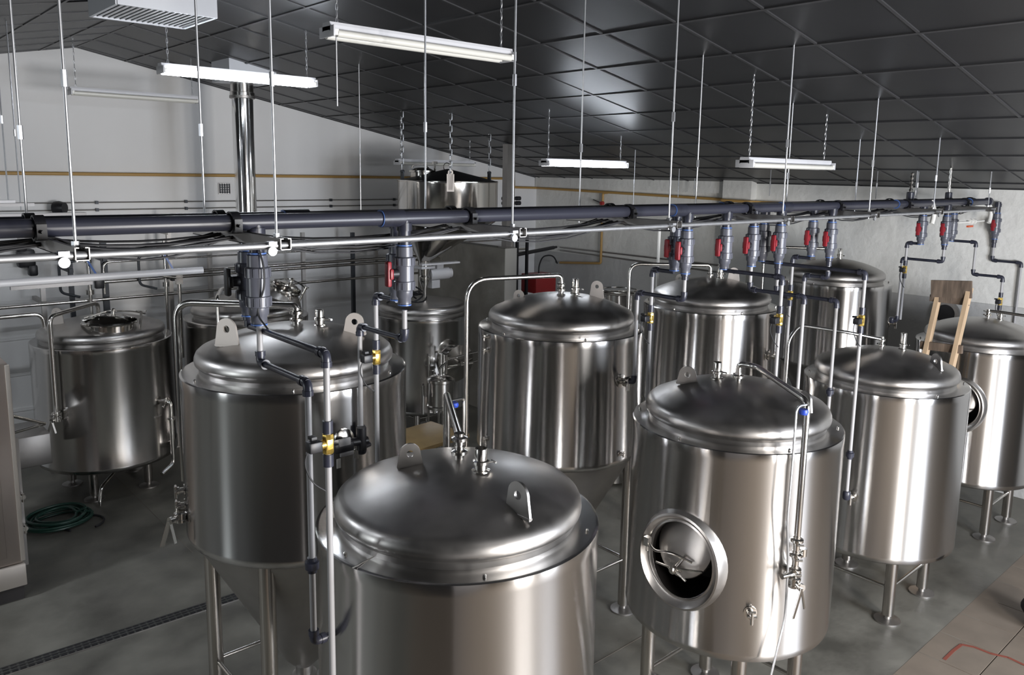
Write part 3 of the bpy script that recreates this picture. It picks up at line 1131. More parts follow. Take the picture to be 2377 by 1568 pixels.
def kclamp(bm):
    s = V((-nk.y, nk.x, 0))
    c = pk + nk * .15
    for dz in (-.05, .06):
        cyl(bm, c - s * .26 + V((0, 0, dz)), c + s * .26 + V((0, 0, dz + .03)), .012, 10)
    cyl(bm, c - s * .25 - V((0, 0, .12)), c - s * .25 + V((0, 0, .13)), .018, 12)
    cyl(bm, c + nk * .02, c + nk * .14, .016, 12)
    cyl(bm, c + nk * .12 - s * .09, c + nk * .12 + s * .09, .009, 8)


part('hatch_clamp', kh, M['steel'], kclamp)
part('sight_glass', tK, M['steel'], lambda bm: [cyl(bm, radial(*TK[:3], a, z0)[0] + radial(*TK[:3], a, z0)[1] * .05, radial(*TK[:3], a, z1)[0] + radial(*TK[:3], a, z1)[1] * .05, r, 12) for a, z0, z1, r in ((-118, .5, 1.15, .014), (-112, .45, .95, .018), (-124, .45, .8, .02))])


def wash_vessel(bm):
    x, y = 5.28, 7.2
    lathe(bm, [(.15, .62), (.16, .62), (.16, .65), (.145, .66), (.145, .92), (.16, .93), (.16, .96), (.10, .99), (0, 1.0)], (x, y, 0), 32)


t = thing('filter_pot', 'small steel pot on thin legs in front of the mash tun', 'pot', (5.28, 7.2, 0))
part('pot', t, M['steel'], wash_vessel)
for dx, dy in ((-.1, -.1), (.1, -.1), (.1, .1), (-.1, .1)):
    part('leg', t, M['steel'], cyl, (5.28 + dx, 7.2 + dy, 0), (5.28 + dx, 7.2 + dy, .64), .014, 10)
part('pot_valve', t, M['steel'], lambda bm: [cyl(bm, (5.28, 7.2, .98), (5.28, 7.2, 1.25), .02, 12), cyl(bm, (5.22, 7.15, 1.1), (5.36, 7.2, 1.14), .016, 10), cyl(bm, (5.36, 7.2, 1.0), (5.36, 7.2, 1.22), .013, 10)])

# ================================================================== GRAIN HOPPER
HX, HY, HR = 5.93, 7.95, .61
hz1, hz0 = go(V((HX - .3, HY - .5, 3)), 'Z', 432).z, 2.78
t = thing('grain_hopper', 'steel cone hopper hung on chains above the mash tun', 'hopper', (HX, HY, 2.0))
HT = 3.19
OX, OY = HX - .215, HY + .19      # the outlet sits off centre, above the mash tun


def hopper_shape(bm):
    vs = lathe(bm, [(HR - .01, HT - .02), (HR, HT), (HR + .004, HT - .01), (HR, HT - .03), (HR, 2.72), (HR - .015, 2.69), (.075, 2.20), (.07, 2.14), (0, 2.14)], (HX, HY, 0), 72)
    for v in vs:
        k_ = min(1, max(0, (2.71 - v.co.z) / .51))
        v.co.x += (OX - HX) * k_
        v.co.y += (OY - HY) * k_


part('hopper_wall', t, M['hopper'], hopper_shape)
part('hopper_lid', t, M['ctile'], lathe, [(HR - .008, HT - .012), (HR - .008, HT - .004), (.03, HT + .135), (0, HT + .14)], (HX, HY, 0), 64, label='dark shallow cone lid')
hc = V((HX - .24, HY + .20, HT + .02))


def hneck(bm):
    lathe(bm, [(.145, -.06), (.145, .10), (.165, .105), (.165, .125), (.14, .13), (.10, .15), (.05, .16), (0, .16)], (hc.x, hc.y, HT - .01), 36)


hn = part('inlet_neck', t, M['hopper'], hneck)
part('neck_handle', hn, M['steel'], lambda bm: (tube(bm, [(hc.x - .12, hc.y + .05, HT + .14), (hc.x - .1, hc.y + .05, HT + .18), (hc.x + .05, hc.y, HT + .185), (hc.x + .1, hc.y, HT + .14)], .008, 8, .02),
                                                  cyl(bm, (hc.x + .13, hc.y - .08, HT + .0), (hc.x + .13, hc.y - .08, HT + .20), .012, 10), box(bm, (hc.x + .13, hc.y - .08, HT + .21), (.06, .03, .03))))
part('lid_ring', t, M['steel'], lambda bm: tube(bm, [(HX + .0 + .05 * math.cos(a), HY + .02, HT + .16 + .05 * math.sin(a)) for a in [i * PI / 8 for i in range(17)]], .006, 8))
# chute below
part('chute', t, M['steel'], lathe, [(.07, 2.14), (.085, 2.14), (.085, 2.12), (.07, 2.11), (.06, 2.02), (.075, 2.0), (.075, 1.96), (.035, 1.86), (.032, 1.66), (.06, 1.64), (0, 1.64)], (OX, OY, 0), 28)
part('slide_gate', t, M['paint'], lambda bm: (bar(bm, (OX - .1, OY - .06, 2.16), (OX + .42, OY - .14, 2.17), .09, .02), box(bm, (OX, OY, 2.12), (.2, .17, .03))), label='pale sliding gate plate')
part('motor', t, M['paint'], lambda bm: (cyl(bm, (OX + .08, OY, 2.02), (OX + .33, OY - .05, 2.03), .075, 24), cyl(bm, (OX + .33, OY - .05, 2.03), (OX + .37, OY - .058, 2.03), .06, 20), box(bm, (OX + .2, OY - .02, 2.12), (.1, .08, .06)), box(bm, (OX + .14, OY, 1.9), (.12, .1, .1))), label='pale grey gate motor')

lugs = [(933, 418), (1059, 440), (1135, 418)]
anch = []
for i, (u, v) in enumerate(lugs):
    if i == 1:
        p = at(1059, 436, z=HT)
        d = V((-.56, -.83, 0))
        p = V((HX, HY, 0)) + d * (HR + .008)
        p.z = HT
        part('hanger_lug', t, M['lug'], lambda bm: ringplate(bm, [(.03 * math.cos(2 * PI * k / 16), .03 * math.sin(2 * PI * k / 16) + .10 if math.sin(2 * PI * k / 16) >= -.01 else -.10 - .0 * k) for k in range(16)],
                                                             [(.011 * math.cos(2 * PI * k / 16), .011 * math.sin(2 * PI * k / 16) + .10) for k in range(16)], .014,
                                                             look(p, p + d) @ Matrix.Rotation(0, 4, 'Z')), label='pale plate lug')
        # upright plate
        part('hanger_plate', t, M['lug'], lambda bm: box(bm, p + V((0, 0, -.02)), (.085, .014, .20), rot=math.atan2(d.y, d.x) + PI / 2))
        anch.append(p + V((0, 0, .09)))
    else:
        a = math.radians(165 if i == 0 else -10)
        p = V((HX + (HR - .03) * math.cos(a), HY + (HR - .03) * math.sin(a), HT))
        part('hanger_lug', t, M['post'], lambda bm: (box(bm, p + V((0, 0, .05)), (.02, .05, .10)), cyl(bm, p + V((-.02, 0, .10)), p + V((.02, 0, .10)), .018, 12)))
        anch.append(p + V((0, 0, .12)))

link_me = None
for i, (p, lab) in enumerate(zip(anch, ('left galvanised chain holding the hopper rim', 'middle galvanised chain on the pale hopper lug', 'right galvanised chain holding the hopper rim'))):
    topz_ = ceil_z(p.x)
    t = thing('hanger_chain', lab, 'chain', tuple(p), 'chains holding the grain hopper')
    n = 9 if i != 2 else 6
    Lk = .085
    n = max(3, int((topz_ - p.z) / (Lk * .78)))
    Lk = (topz_ - p.z) / n / .78
    for k in range(n):
        if link_me is None:
            bm = BM()
            pts = []
            for s in range(17):
                a = 2 * PI * s / 16
                x = .016 * math.cos(a)
                y = .016 * math.sin(a) + (.028 if math.sin(a) >= 0 else -.028)
                pts.append((x, 0, y))
            tube(bm, pts, .0055, 8)
            o = link('chain_link', bm, M['galv'])
            o.parent = t
            link_me = o.data
            o.location = (0, 0, 0)
        else:
            o = bpy.data.objects.new('chain_link', link_me)
            COL.objects.link(o)
            o.parent = t
        o.location = (0, 0, (k + .5) * Lk * .78)
        o.scale = (1, 1, Lk / .09)
        o.rotation_euler = (0, 0, (k % 2) * PI / 2 + .5)

# ================================================================== OVERHEAD PIPES


def pyaw(x, base):       # the pair of mains drifts very slightly towards the street wall
    return base - 0.012 * x


ZP = 3.092
for base, lab in ((3.03, 'front dark grey plastic main pipe running the length of the room'), (3.17, 'rear dark plastic main pipe just behind the front one')):
    t = thing('main_pipe', lab, 'pipe', (4, pyaw(4, base), ZP))
    x0, x1 = -1.5, 9.0 if base < 3.1 else 8.9
    part('pipe', t, M['pvc2'] if base > 3.1 else M['pvc'], cyl, (x0, pyaw(x0, base), ZP), (x1, pyaw(x1, base), ZP), .031, 24)
    for x in ([1.88, 3.9, 5.1, 6.9, 8.5] if base < 3.1 else [1.5, 4.6, 7.5]):
        c = part('coupling', t, M['pvc2'], cyl, (x, pyaw(x, base), ZP), (x + .11, pyaw(x + .11, base), ZP), .039, 24)
        part('cement_ring', c, M['glue'], cyl, (x - .004, pyaw(x, base), ZP), (x + .0, pyaw(x, base), ZP), .0375, 24, label='blue pipe cement ring')
    part('end_cap', t, M['pvc'], lambda bm: lathe(bm, [(.042, 0), (.042, .05), (.03, .06), (0, .062)], (x1 - .02, pyaw(x1, base), ZP), 20, 'X'))

# galvanised tube below-front, and cable bundle below the mains
t = tag(link('conduit', (lambda b: (cyl(b, (-1.2, 2.665, 3.03), (8.3, 2.72, 3.03), .0125, 14), b)[1])(BM()), M['galv'], loc=(3, 2.7, 3.03)), 'thin bright galvanised conduit running along the front of the trapeze hangers', 'conduit')
TX = [0.62, 1.27, 2.40, 3.54, 4.72, 5.94, 7.13, 8.42]
for n_, (yy, zz_) in enumerate(((3.10, 3.035), (3.22, 3.04))):
    bm = BM()
    for k in range(8 if n_ == 0 else 5):
        pts = []
        for a, b in zip([-.6] + TX, TX + [8.9]):
            sag = .022 + .008 * k + (.02 if 1.2 < a < 3 else 0)
            for s in range(6):
                tt = s / 6
                x = a + (b - a) * tt
                pts.append((x, pyaw(x, yy + .013 * k + .02 * math.sin(3 * x + k)), zz_ - sag * 4 * tt * (1 - tt) - .006 * (k % 2)))
        tube(bm, pts, .0045, 6)
    tag(link('cable_bundle', bm, M['rubber'], loc=(3, yy, 3.0)), ('front' if n_ == 0 else 'rear') + ' sagging bundle of thin black cables under the main pipes', 'cable')

# trapeze hangers
for i, x in enumerate(TX):
    zc = 3.035
    lab = ['first trapeze hanger from the left, in front of the pale wall', 'trapeze hanger nearest the steel chimney, open channel end showing',
           'trapeze hanger below the hopper, its front rod passing the unlit long lamp', 'trapeze hanger left of the first pair of red valve handles',
           'trapeze hanger among the middle red-handled valves', 'trapeze hanger right of the unlit lamp, before the two rightmost ones',
           'second trapeze hanger from the right end of the main pipes', 'last trapeze hanger at the right end of the main pipes'][i]
    t = thing('trapeze_hanger', lab, 'hanger', (x, 3.1, zc), 'trapeze hangers of the main pipes')

    def chan(bm):
        L0, L1 = 2.655, 3.50
        box(bm, (x, (L0 + L1) / 2, zc - .019), (.041, L1 - L0, .003))
        box(bm, (x - .019, (L0 + L1) / 2, zc), (.003, L1 - L0, .041))
        box(bm, (x + .019, (L0 + L1) / 2, zc), (.003, L1 - L0, .041))
        box(bm, (x - .014, (L0 + L1) / 2, zc + .019), (.011, L1 - L0, .003))
        box(bm, (x + .014, (L0 + L1) / 2, zc + .019), (.011, L1 - L0, .003))
    part('channel', t, M['ring'], chan, flat=True)
    ztop = ceil_z(x)
    for y_ in (2.73, 3.41):
        r = part('threaded_rod', t, M['galv'], cyl, (x, y_, zc - .03), (x, y_, ztop + .01), .0048, 10)
        zn = zc + (ztop - zc) * (.42 if y_ < 3 else .30)
        part('rod_coupling', r, M['galv'], cyl, (x, y_, zn), (x, y_, zn + .05), .0095, 6)
        part('hex_nut', r, M['galv'], cyl, (x, y_, zc + .02), (x, y_, zc + .034), .012, 6)
    for base in (3.03, 3.17):
        yy = pyaw(x, base)

        def clampf(bm):
            lathe(bm, [(.036, -.016), (.043, -.016), (.043, .016), (.036, .016)], n=24, cap=False, mtx=Matrix.Translation((x - .04, yy, ZP)) @ Matrix.Rotation(PI / 2, 4, 'Y'))
            box(bm, (x - .04, yy - .045, ZP - .01), (.03, .014, .05))
            cyl(bm, (x - .04, yy - .07, ZP - .01), (x - .04, yy - .03, ZP - .01), .006, 8)
        part('pipe_clamp', t, M['black'], clampf)
    part('saddle_clip', t, M['galv'], lambda bm: (lathe(bm, [(.0, -.008), (.016, -.006), (.016, .006), (0, .006)], n=20, mtx=Matrix.Translation((x - .05, 2.66, 3.012)) @ Matrix.Rotation(PI / 2, 4, 'X') @ Matrix.Rotation(PI / 2, 4, 'Z')),
                                                  box(bm, (x - .05, 2.665, 3.04), (.03, .03, .012))), label='pale clip under the conduit')

# thin hanger rods that reach down behind the mains (other services), seen against the walls
RODS = [(833, 150, 836, 492, 'dark rod hanging right of the chimney'), (1475, 348, 1469, 478, 'thin rod left of the first red valves'), (1577, 393, 1574, 458, 'short rod against the right wall, left one'),
        (1613, 415, 1610, 455, 'very short rod beside the pilaster'), (2038, 398, 2036, 462, 'short rod between the two hose adaptors'),
        (330, 90, 330, 500, None), (2133, 400, 2131, 460, 'short rod beside the left threaded adaptor'), (1790, 395, 1785, 455, 'short rod before the pilaster'),
        (14, 50, 47, 488, 'thin rod at the extreme left, dark'), (3, 180, 20, 470, 'thin rod on the left picture edge')]
for u0, v0, u1, v1, lab in RODS:
    if lab is None:
        continue
    p = ceil_at(u0, v0)
    if p.y > 9 or p.x > XR - .1:
        p = at(u1, v1, y=6.0)
        p.z = ceil_z(p.x)
    q = go(p.copy(), 'Z', v1)
    bm = BM()
    cyl(bm, (p.x, p.y, q.z), (p.x, p.y, p.z + .01), .0045, 8)
    cyl(bm, (p.x, p.y, q.z + .4 * (p.z - q.z)), (p.x, p.y, q.z + .4 * (p.z - q.z) + .05), .009, 6)
    tag(link('hanger_rod', bm, M['galv'], loc=(p.x, p.y, q.z)), lab, 'rod')

# ---------------------------------------------------------------- valve drops


def valve_drop(label, u, base, vbot, moves, handle=True, brass=None, union=None, end=None, zlow=None, black=True, s=1.0):
    """drop from a main: coupling, ball valve with red handle, then pipes along moves"""
    p0 = at(u, 520, y=base)
    for _ in range(4):
        p0 = at(u, 520, y=pyaw(p0.x, base))
    x, y = p0.x, p0.y
    zb_ = go(V((x, y, 2.8)), 'Z', vbot).z
    t = thing('valve_drop', label, 'valve', (x, y, 3.05), 'valve drops below the main pipes')
    z1 = 3.065
    L = .30 * s
    zz = z1 - .09
    part('tee_stub', t, M['pvc2'], lambda bm: (cyl(bm, (x, y, z1 + .02), (x, y, zz - .01), .029, 20), cyl(bm, (x, y, z1 + .005), (x, y, z1 - .03), .035, 20)))
    vz = zz - .01

    def body(bm):
        pr = [(.030, 0), (.037, -.002), (.038, -.045), (.047, -.05), (.048, -.085), (.043, -.088), (.043, -.155), (.048, -.158), (.047, -.195), (.038, -.2), (.037, -.225), (.030, -.235), (.030, -.26), (0, -.26)]
        lathe(bm, [(0, 0)] + [(a * s, b * s) for a, b in pr], (x, y, vz), 28)
        for k in range(14):
            a = 2 * PI * k / 14
            box(bm, (x + .047 * s * math.cos(a), y + .047 * s * math.sin(a), vz - .067 * s), (.005, .008, .032 * s), rot=a)
            box(bm, (x + .047 * s * math.cos(a), y + .047 * s * math.sin(a), vz - .177 * s), (.005, .008, .032 * s), rot=a)
    vb = part('valve_body', t, M['valve'], body)
    part('cement_ring', vb, M['glue'], cyl, (x, y, vz + .002), (x, y, vz + .008), .0345 * s, 20, label='blue pipe cement ring')
    part('cement_ring', vb, M['glue'], cyl, (x, y, vz - .262 * s), (x, y, vz - .268 * s), .031 * s, 20, label='blue pipe cement ring')
    if handle:
        hz = vz - .12 * s

        def hnd(bm):
            cyl(bm, (x - .04, y, hz), (x - .07, y, hz), .022 * s, 14)
        st = part('handle_stem', t, M['black'], hnd)
        part('valve_handle', t, M['red'] if handle is True else M['black'], lambda bm: (box(bm, (x - .085, y, hz), (.022, .034, .115), bev=.008), box(bm, (x - .078, y, hz), (.02, .05, .05), bev=.008)), label='red grip' if handle is True else 'dark grip')
    zc = vz - .26 * s
    if zc - zb_ > .03:
        part('reducer', t, M['pvc'], lambda bm: lathe(bm, [(0, zc), (.026, zc), (.026, zc - (zc - zb_) * .45), (.021, zc - (zc - zb_) * .5), (.021, zb_ + .0), (0, zb_)], (x, y, 0), 18))
    p = V((x, y, min(zb_, zc)))
    pts = [p.copy()]
    for ax, tgt in moves:
        p = go(p, ax, tgt)
        if ax == 'Z':
            p.z = max(p.z, .04)
        pts.append(p.copy())
    if zlow is not None:
        pts[-1].z = zlow
    r = .0125
    # each straight run is its own length of pipe: the level ones are black, the upright ones grey
    for a, b in zip(pts, pts[1:]):
        if (b - a).length < .01:
            continue
        lev = abs((b - a).normalized().z) < .5
        part('pipe_length', t, M['pvc2'] if lev else M['pipe'], cyl, a, b, r * (1.05 if lev else .95), 14)
    for a, b, c in zip(pts, pts[1:], pts[2:]):
        d1, d2 = (a - b).normalized(), (c - b).normalized()
        part('elbow', t, M['pvc'], lambda bm: (tube(bm, [b + d1 * .045, b, b + d2 * .045], r * 1.42, 14, .028), cyl(bm, b + d1 * .028, b + d1 * .048, r * 1.62, 14), cyl(bm, b + d2 * .028, b + d2 * .048, r * 1.62, 14)))
    # fittings on the last upright length
    ups = [(a, b) for a, b in zip(pts, pts[1:]) if abs((b - a).normalized().z) > .5]
    if brass:
        for a, b in ups:
            za = go(a.copy(), 'Z', brass).z
            if min(a.z, b.z) - .02 < za < max(a.z, b.z) + .02:
                c = V((a.x, a.y, za))

                def bv(bm):
                    box(bm, c, (.032, .036, .045), bev=.006)
                    lathe(bm, [(0, -.036), (.019, -.036), (.021, -.030), (.021, -.018), (.015, -.016), (.015, .016), (.021, .018), (.021, .030), (.019, .036), (0, .036)], c, 8)
                    cyl(bm, c, c + V((-.03, .0, 0)), .017, 14)
                bo = part('solenoid_valve', t, M['brass'], bv, label='brass valve body')
                part('solenoid_coil', bo, M['black'], lambda bm: (box(bm, c + V((-.055, .0, 0)), (.05, .042, .04), bev=.005), box(bm, c + V((-.05, .02, .025)), (.02, .03, .012))), label='black coil')
                part('union_nut', t, M['pvc'], cyl, c + V((0, 0, .04)), c + V((0, 0, .085)), .019, 14)
                part('union_nut', t, M['pvc'], cyl, c - V((0, 0, .04)), c - V((0, 0, .085)), .019, 14)
                part('coil_cable', bo, M['rubber'], tube, [c + V((-.07, .01, -.01)), c + V((-.09, .01, -.06)), c + V((-.07, -.01, -.13)), c + V((-.02, -.015, -.17))], .003, 6, .05)
    for un in (union or []):
        for a, b in ups:
            za = go(a.copy(), 'Z', un).z
            if min(a.z, b.z) < za < max(a.z, b.z):
                c = V((a.x, a.y, za))
                part('union_nut', t, M['pvc2'], lambda bm: lathe(bm, [(0, -.03), (.017, -.03), (.017, -.016), (.026, -.014), (.027, .014), (.018, .017), (.018, .03), (0, .03)], c, 16))
    if end == 'tap':
        c = pts[-1]
        part('end_tap', t, M['pvc2'], lambda bm: (lathe(bm, [(0, -.03), (.02, -.03), (.026, -.02), (.026, .02), (.02, .03), (0, .03)], c, 16), cyl(bm, c, c + V((.06, .02, 0)), .012, 10)))
    return t, pts


valve_drop('largest valve drop at front left, long grey pipe turning into the nearest tank low down', 594, 3.03, 700,
           [('Z', 842), ('Y', 714), ('Z', 1490), ('X', 775)], handle=False, union=[1312], s=1.05)
valve_drop('valve drop with black grip directly behind the largest one, pipe passing a brass valve', 571, 3.17, 757, [('Y', 757), ('Z', 1900)], handle='black', brass=1030)
valve_drop('red-handled valve drop over the left fermenter, angled pipe ending at a black tap', 938, 3.03, 720, [('Z', 788), ('Y', 835), ('Z', 1010), ('Z', 1040)], end='tap')
valve_drop('valve drop hidden behind the one above the left fermenter, pipe with a brass valve', 920, 3.17, 697, [('Y', 872), ('Z', 1150)], handle=False, brass=829)
valve_drop('rear valve of the first red-handled pair, its pipe with brass valve beside the centre fermenter', 1570, 3.17, 632, [('Y', 1515), ('Z', 1000)], brass=738)
valve_drop('front valve of the first red-handled pair, pipe bending left to the centre fermenter', 1596, 3.03, 650, [('Z', 696), ('Y', 1480), ('Z', 888), ('Y', 1462)])
valve_drop('lone red-handled valve over the dome right of the centre fermenter', 1687, 3.03, 628, [('Y', 1816), ('Z', 1160)], brass=742)
valve_drop('grey valve of the middle pair with the square red grip at its left', 1750, 3.03, 620, [('Z', 672), ('Y', 1867), ('Z', 1160)])
valve_drop('valve behind the middle pair, long pipe ending in a round fitting by the tiles', 1775, 3.17, 608, [('Y', 2009), ('Z', 1150)], handle=False, brass=744, union=[1056], end='tap')
valve_drop('right-hand red-handled valve of the middle group, pipe ending beside the tank by the tiles', 1813, 3.03, 640, [('Z', 680), ('Y', 1943), ('Z', 1120)], union=[910])
valve_drop('red-handled valve before the rearmost fermenter, left one, pipe with a small brass valve', 1888, 3.17, 600, [('Y', 1841), ('Z', 900)], brass=686)
valve_drop('red-handled valve before the rearmost fermenter, right one', 1931, 3.03, 618, [('Z', 645), ('Y', 1868), ('Z', 760)])
valve_drop('red-handled valve right of the rearmost fermenter, twin pipes below with a brass valve', 2141, 3.17, 566, [('Y', 2106), ('Z', 742)], brass=626)
valve_drop('red-handled valve under the pale threaded adaptor, pipe bending left near the right wall', 2197, 3.03, 580, [('Z', 608), ('Y', 2095), ('Z', 745), ('Y', 2070)], end='tap')
valve_drop('valve beside the adaptor whose thin pipe steps right twice down to the far right tank', 2212, 3.17, 554, [('Y', 2266), ('Z', 637), ('Y', 2328), ('Z', 722)], handle=False, brass=700)
valve_drop('rightmost valve drop at the end of the mains, pipe stepping right', 2312, 3.03, 575, [('Z', 605), ('Y', 2371), ('Z', 780)])

# adaptors standing on the mains near the right end
for i, (u, v0, v1, lab) in enumerate(((2113, 400, 455, 'left hose adaptor standing up from the mains near the right end'), (2202, 382, 455, 'taller hose adaptor standing up from the mains near the right end'))):
    p = at(u, v1, y=3.06)
    h = go(p.copy(), 'Z', v0).z - p.z
    t = thing('hose_adaptor', lab, 'adaptor', tuple(p))
    part('stem', t, M['steel'], lathe, [(.012, -.02)] + [(.010 + (.007 if k % 2 else 0), h * .15 + h * .8 * k / 9) for k in range(10)] + [(.004, h * .98), (0, h)], p, 12)
    part('socket', t, M['pvc2'], lathe, [(0, -.04), (.032, -.04), (.032, .03), (.024, .035), (0, .035)], p, 16)

# white plastic tap fittings hanging by the last valves
t = thing('plastic_tap', 'white and orange plastic tap fitting near the last valve', 'tap', tuple(at(2255, 515, y=2.95)))
c = at(2255, 515, y=2.95)
part('tap_body', t, M['white'], lambda bm: (cyl(bm, c + V((-.34, .0, 0)), c + V((.34, 0, 0)), .009, 12), cyl(bm, c + V((-.06, 0, 0)), c + V((-.03, 0, 0)), .03, 14), cyl(bm, c + V((.04, 0, 0)), c + V((.07, 0, 0)), .028, 14)))
part('tap_grip', t, mat('orange_plastic', (.6, .10, .03), .5), lambda bm: box(bm, c + V((-.03, 0, -.045)), (.13, .02, .018)), label='orange grip')
for u, lab in ((2168, 'white fitting left of the tall adaptor'), (2300, 'white elbow fitting beside the last valve')):
    c = at(u, 497, y=2.9)
    bm = BM()
    tube(bm, [c + V((0, .03, .12)), c + V((0, .0, .03)), c + V((0, 0, -.03)), c + V((-.03, 0, -.09))], .02, 12, .03)
    tag(link('plastic_elbow', bm, M['white'], loc=tuple(c)), lab, 'fitting')

# actuator assembly by the big brass valve
c0 = at(800, 1030, y=3.22)
t = thing('flow_meter', 'black and grey valve actuator between the front left pipes', 'actuator', tuple(c0))
part('actuator_box', t, M['black'], lambda bm: (box(bm, c0 + V((-.03, -.02, 0)), (.10, .07, .045), bev=.006), cyl(bm, c0 + V((0.0, 0, -.0)), c0 + V((.12, .0, -.01)), .02, 14), cyl(bm, c0 + V((.09, 0, .06)), c0 + V((.09, 0, -.05)), .024, 14)))
part('actuator_cover', t, M['pipe'], lambda bm: (box(bm, c0 + V((-.03, -.055, .028)), (.06, .01, .035), bev=.003), box(bm, c0 + V((-.02, -.055, -.03)), (.07, .01, .02), bev=.003)))
part('paper_tag', t, M['white'], lambda bm: box(bm, c0 + V((-.06, -.05, -.07)), (.02, .003, .045)), label='small white tag')
part('flange', t, M['steel'], lambda bm: lathe(bm, [(.05, -.008), (.05, .008), (.02, .02)], n=24, mtx=Matrix.Translation(c0 + V((.03, .06, .0))) @ Matrix.Rotation(PI / 2, 4, 'X')))

# ================================================================== LAMPS


def lamp(label, x0, x1, y, z, on, chains=True, tubes=1):
    t = thing('fluorescent_lamp', label, 'lamp', ((x0 + x1) / 2, y, z), 'hanging fluorescent lamps')

    def body(bm):
        pts = [(-.040, .0), (-.040, .03), (-.036, .045), (.036, .045), (.040, .03), (.040, .0), (.034, .0), (.03, .004), (-.03, .004), (-.034, .0)]
        a = [bm.verts.new((x0, y + p, z + q)) for p, q in pts]
        b = [bm.verts.new((x1, y + p, z + q)) for p, q in pts]
        n = len(pts)
        for i in range(n):
            bm.faces.new((a[i], a[(i + 1) % n], b[(i + 1) % n], b[i]))
        for e in (a, b):
            bm.faces.new((e[0], e[1], e[8], e[9]))
            bm.faces.new((e[1], e[2], e[3], e[4], e[7], e[8]))
            bm.faces.new((e[4], e[5], e[6], e[7]))
    part('housing', t, M['paint'], body, flat=True)
    for xe in (x0 + .005, x1 - .005):
        part('end_plate', t, M['paint'], lambda bm: box(bm, (xe, y, z - .002), (.01, .15, .055), bev=.002))
    ys_ = (-.055, .055)
    for dy in ys_:
        part('tube', t, M['tube_on'] if on else M['tube_off'], cyl, (x0 + .03, y + dy, z - .012), (x1 - .03, y + dy, z - .012), .019, 14, label='lit tube' if on else None)
        for xe in (x0 + .022, x1 - .022):
            part('lamp_holder', t, M['white'], lambda bm: box(bm, (xe, y + dy, z - .008), (.02, .03, .03)))
    for xe in (x0 + .06, x1 - .06):
        bm = BM()
        zc = ceil_z(xe) + .01
        n = max(4, int((zc - z - .04) / .035))
        st = (zc - z - .04) / n
        for k in range(n):
            zz_ = z + .04 + (k + .5) * st
            q = PI / 2 * (k % 2)
            tube(bm, [(xe + .006 * math.cos(a) * math.cos(q), y + .006 * math.cos(a) * math.sin(q), zz_ + st * .62 * math.sin(a)) for a in [i * PI / 4 for i in range(9)]], .0018, 5)
        o = link('suspension_chain', bm, M['galv'], t)
        o['_o'] = t['_o']
    return t


lamp('lit lamp in front of the chimney top, bright white', 2.038, 3.258, 6.219, 3.995, True)
t = lamp('nearest and longest lamp, unlit, twin tubes, top centre', 2.067, 3.287, 3.80, 3.99, False)
lamp('unlit lamp close to the pale gable wall at upper left', 2.019, 3.239, 8.736, 3.99, False)
lamp('unlit lamp behind the hopper chains', 5.618, 6.838, 8.60, 3.40, False)
lamp('lit lamp right of the hopper, glowing white', 5.611, 6.831, 5.92, 3.40, True)
lamp('unlit lamp at right in front of the dark ceiling tiles', 5.131, 6.351, 3.301, 3.395, False)
# loose chain tail
bm = BM()
tube(bm, [(2.10, 3.76, 3.98), (2.10, 3.76, 3.62)], .004, 6)
tag(link('chain_tail', bm, M['galv'], loc=(2.10, 3.76, 3.62)), 'spare length of chain dangling from the nearest unlit lamp', 'chain')

# ================================================================== DUCTS AND CHIMNEY
# air outlet box with white slats, hung below the ridge
VZ, vz_top = 4.25, 4.60
pa_, pb_, pc_ = at(272, 10, z=VZ), at(500, 43, z=VZ), at(212, 40, z=VZ)
VX0, VX1, VY0, VY1 = pa_.x, pb_.x, pa_.y, pc_.y
t = thing('air_vent_box', 'pale sheet metal air outlet with white slatted underside at upper left', 'vent', (VX0, VY0, VZ))


def vwalls(bm):
    for a, b in (((VX0, (VY0 + VY1) / 2, (VZ + vz_top) / 2), (.02, VY1 - VY0, vz_top - VZ)), ((VX1, (VY0 + VY1) / 2, (VZ + vz_top) / 2), (.02, VY1 - VY0, vz_top - VZ)),
                 (((VX0 + VX1) / 2, VY0, (VZ + vz_top) / 2), (VX1 - VX0, .02, vz_top - VZ)), (((VX0 + VX1) / 2, VY1, (VZ + vz_top) / 2), (VX1 - VX0, .02, vz_top - VZ))):
        box(bm, a, b)


part('vent_casing', t, M['duct'], vwalls, flat=True)
part('vent_throat', t, M['duct'], lambda bm: box(bm, ((VX0 + VX1) / 2, (VY0 + VY1) / 2, VZ + .06), (VX1 - VX0 - .02, VY1 - VY0 - .02, .01)), flat=True)
n = 17
for k in range(n):
    part('slat', t, M['paint'], lambda bm: box(bm, (VX0 + (VX1 - VX0) * (k + .5) / n, (VY0 + VY1) / 2, VZ + .012), ((VX1 - VX0) / n * .90, VY1 - VY0 - .02, .004), rot=Matrix.Rotation(-.25, 4, 'Y')))

# chimney: steel flue from the boil kettle to the ceiling with a square collar
cx_, cy_ = 3.575, 8.4
t = thing('flue_pipe', 'polished steel chimney rising from the boil kettle to the ceiling', 'chimney', (cx_, cy_, 1.95))
zc = ceil_z(cx_)
zj = go(V((cx_, cy_, 3.9)), 'Z', 222).z
part('flue', t, M['foil'], lathe, [(.108, 1.86), (.108, zj), (0, zj)], (cx_, cy_, 0), 40)
part('flue_top', t, M['steel'], lathe, [(.125, zj - .02), (.125, zj + .03), (.115, zj + .035), (.115, zc), (0, zc)], (cx_, cy_, 0), 40)
part('joint_ring', t, M['ring'], lathe, [(.12, zj - .035), (.13, zj - .03), (.13, zj - .005), (.12, zj)], (cx_, cy_, 0), 40)
part('roof_collar', t, M['duct'], lambda bm: box(bm, (cx_ + .02, cy_ - .02, zc + .10), (.50, .46, .52)), flat=True, label='pale square collar at the ceiling')

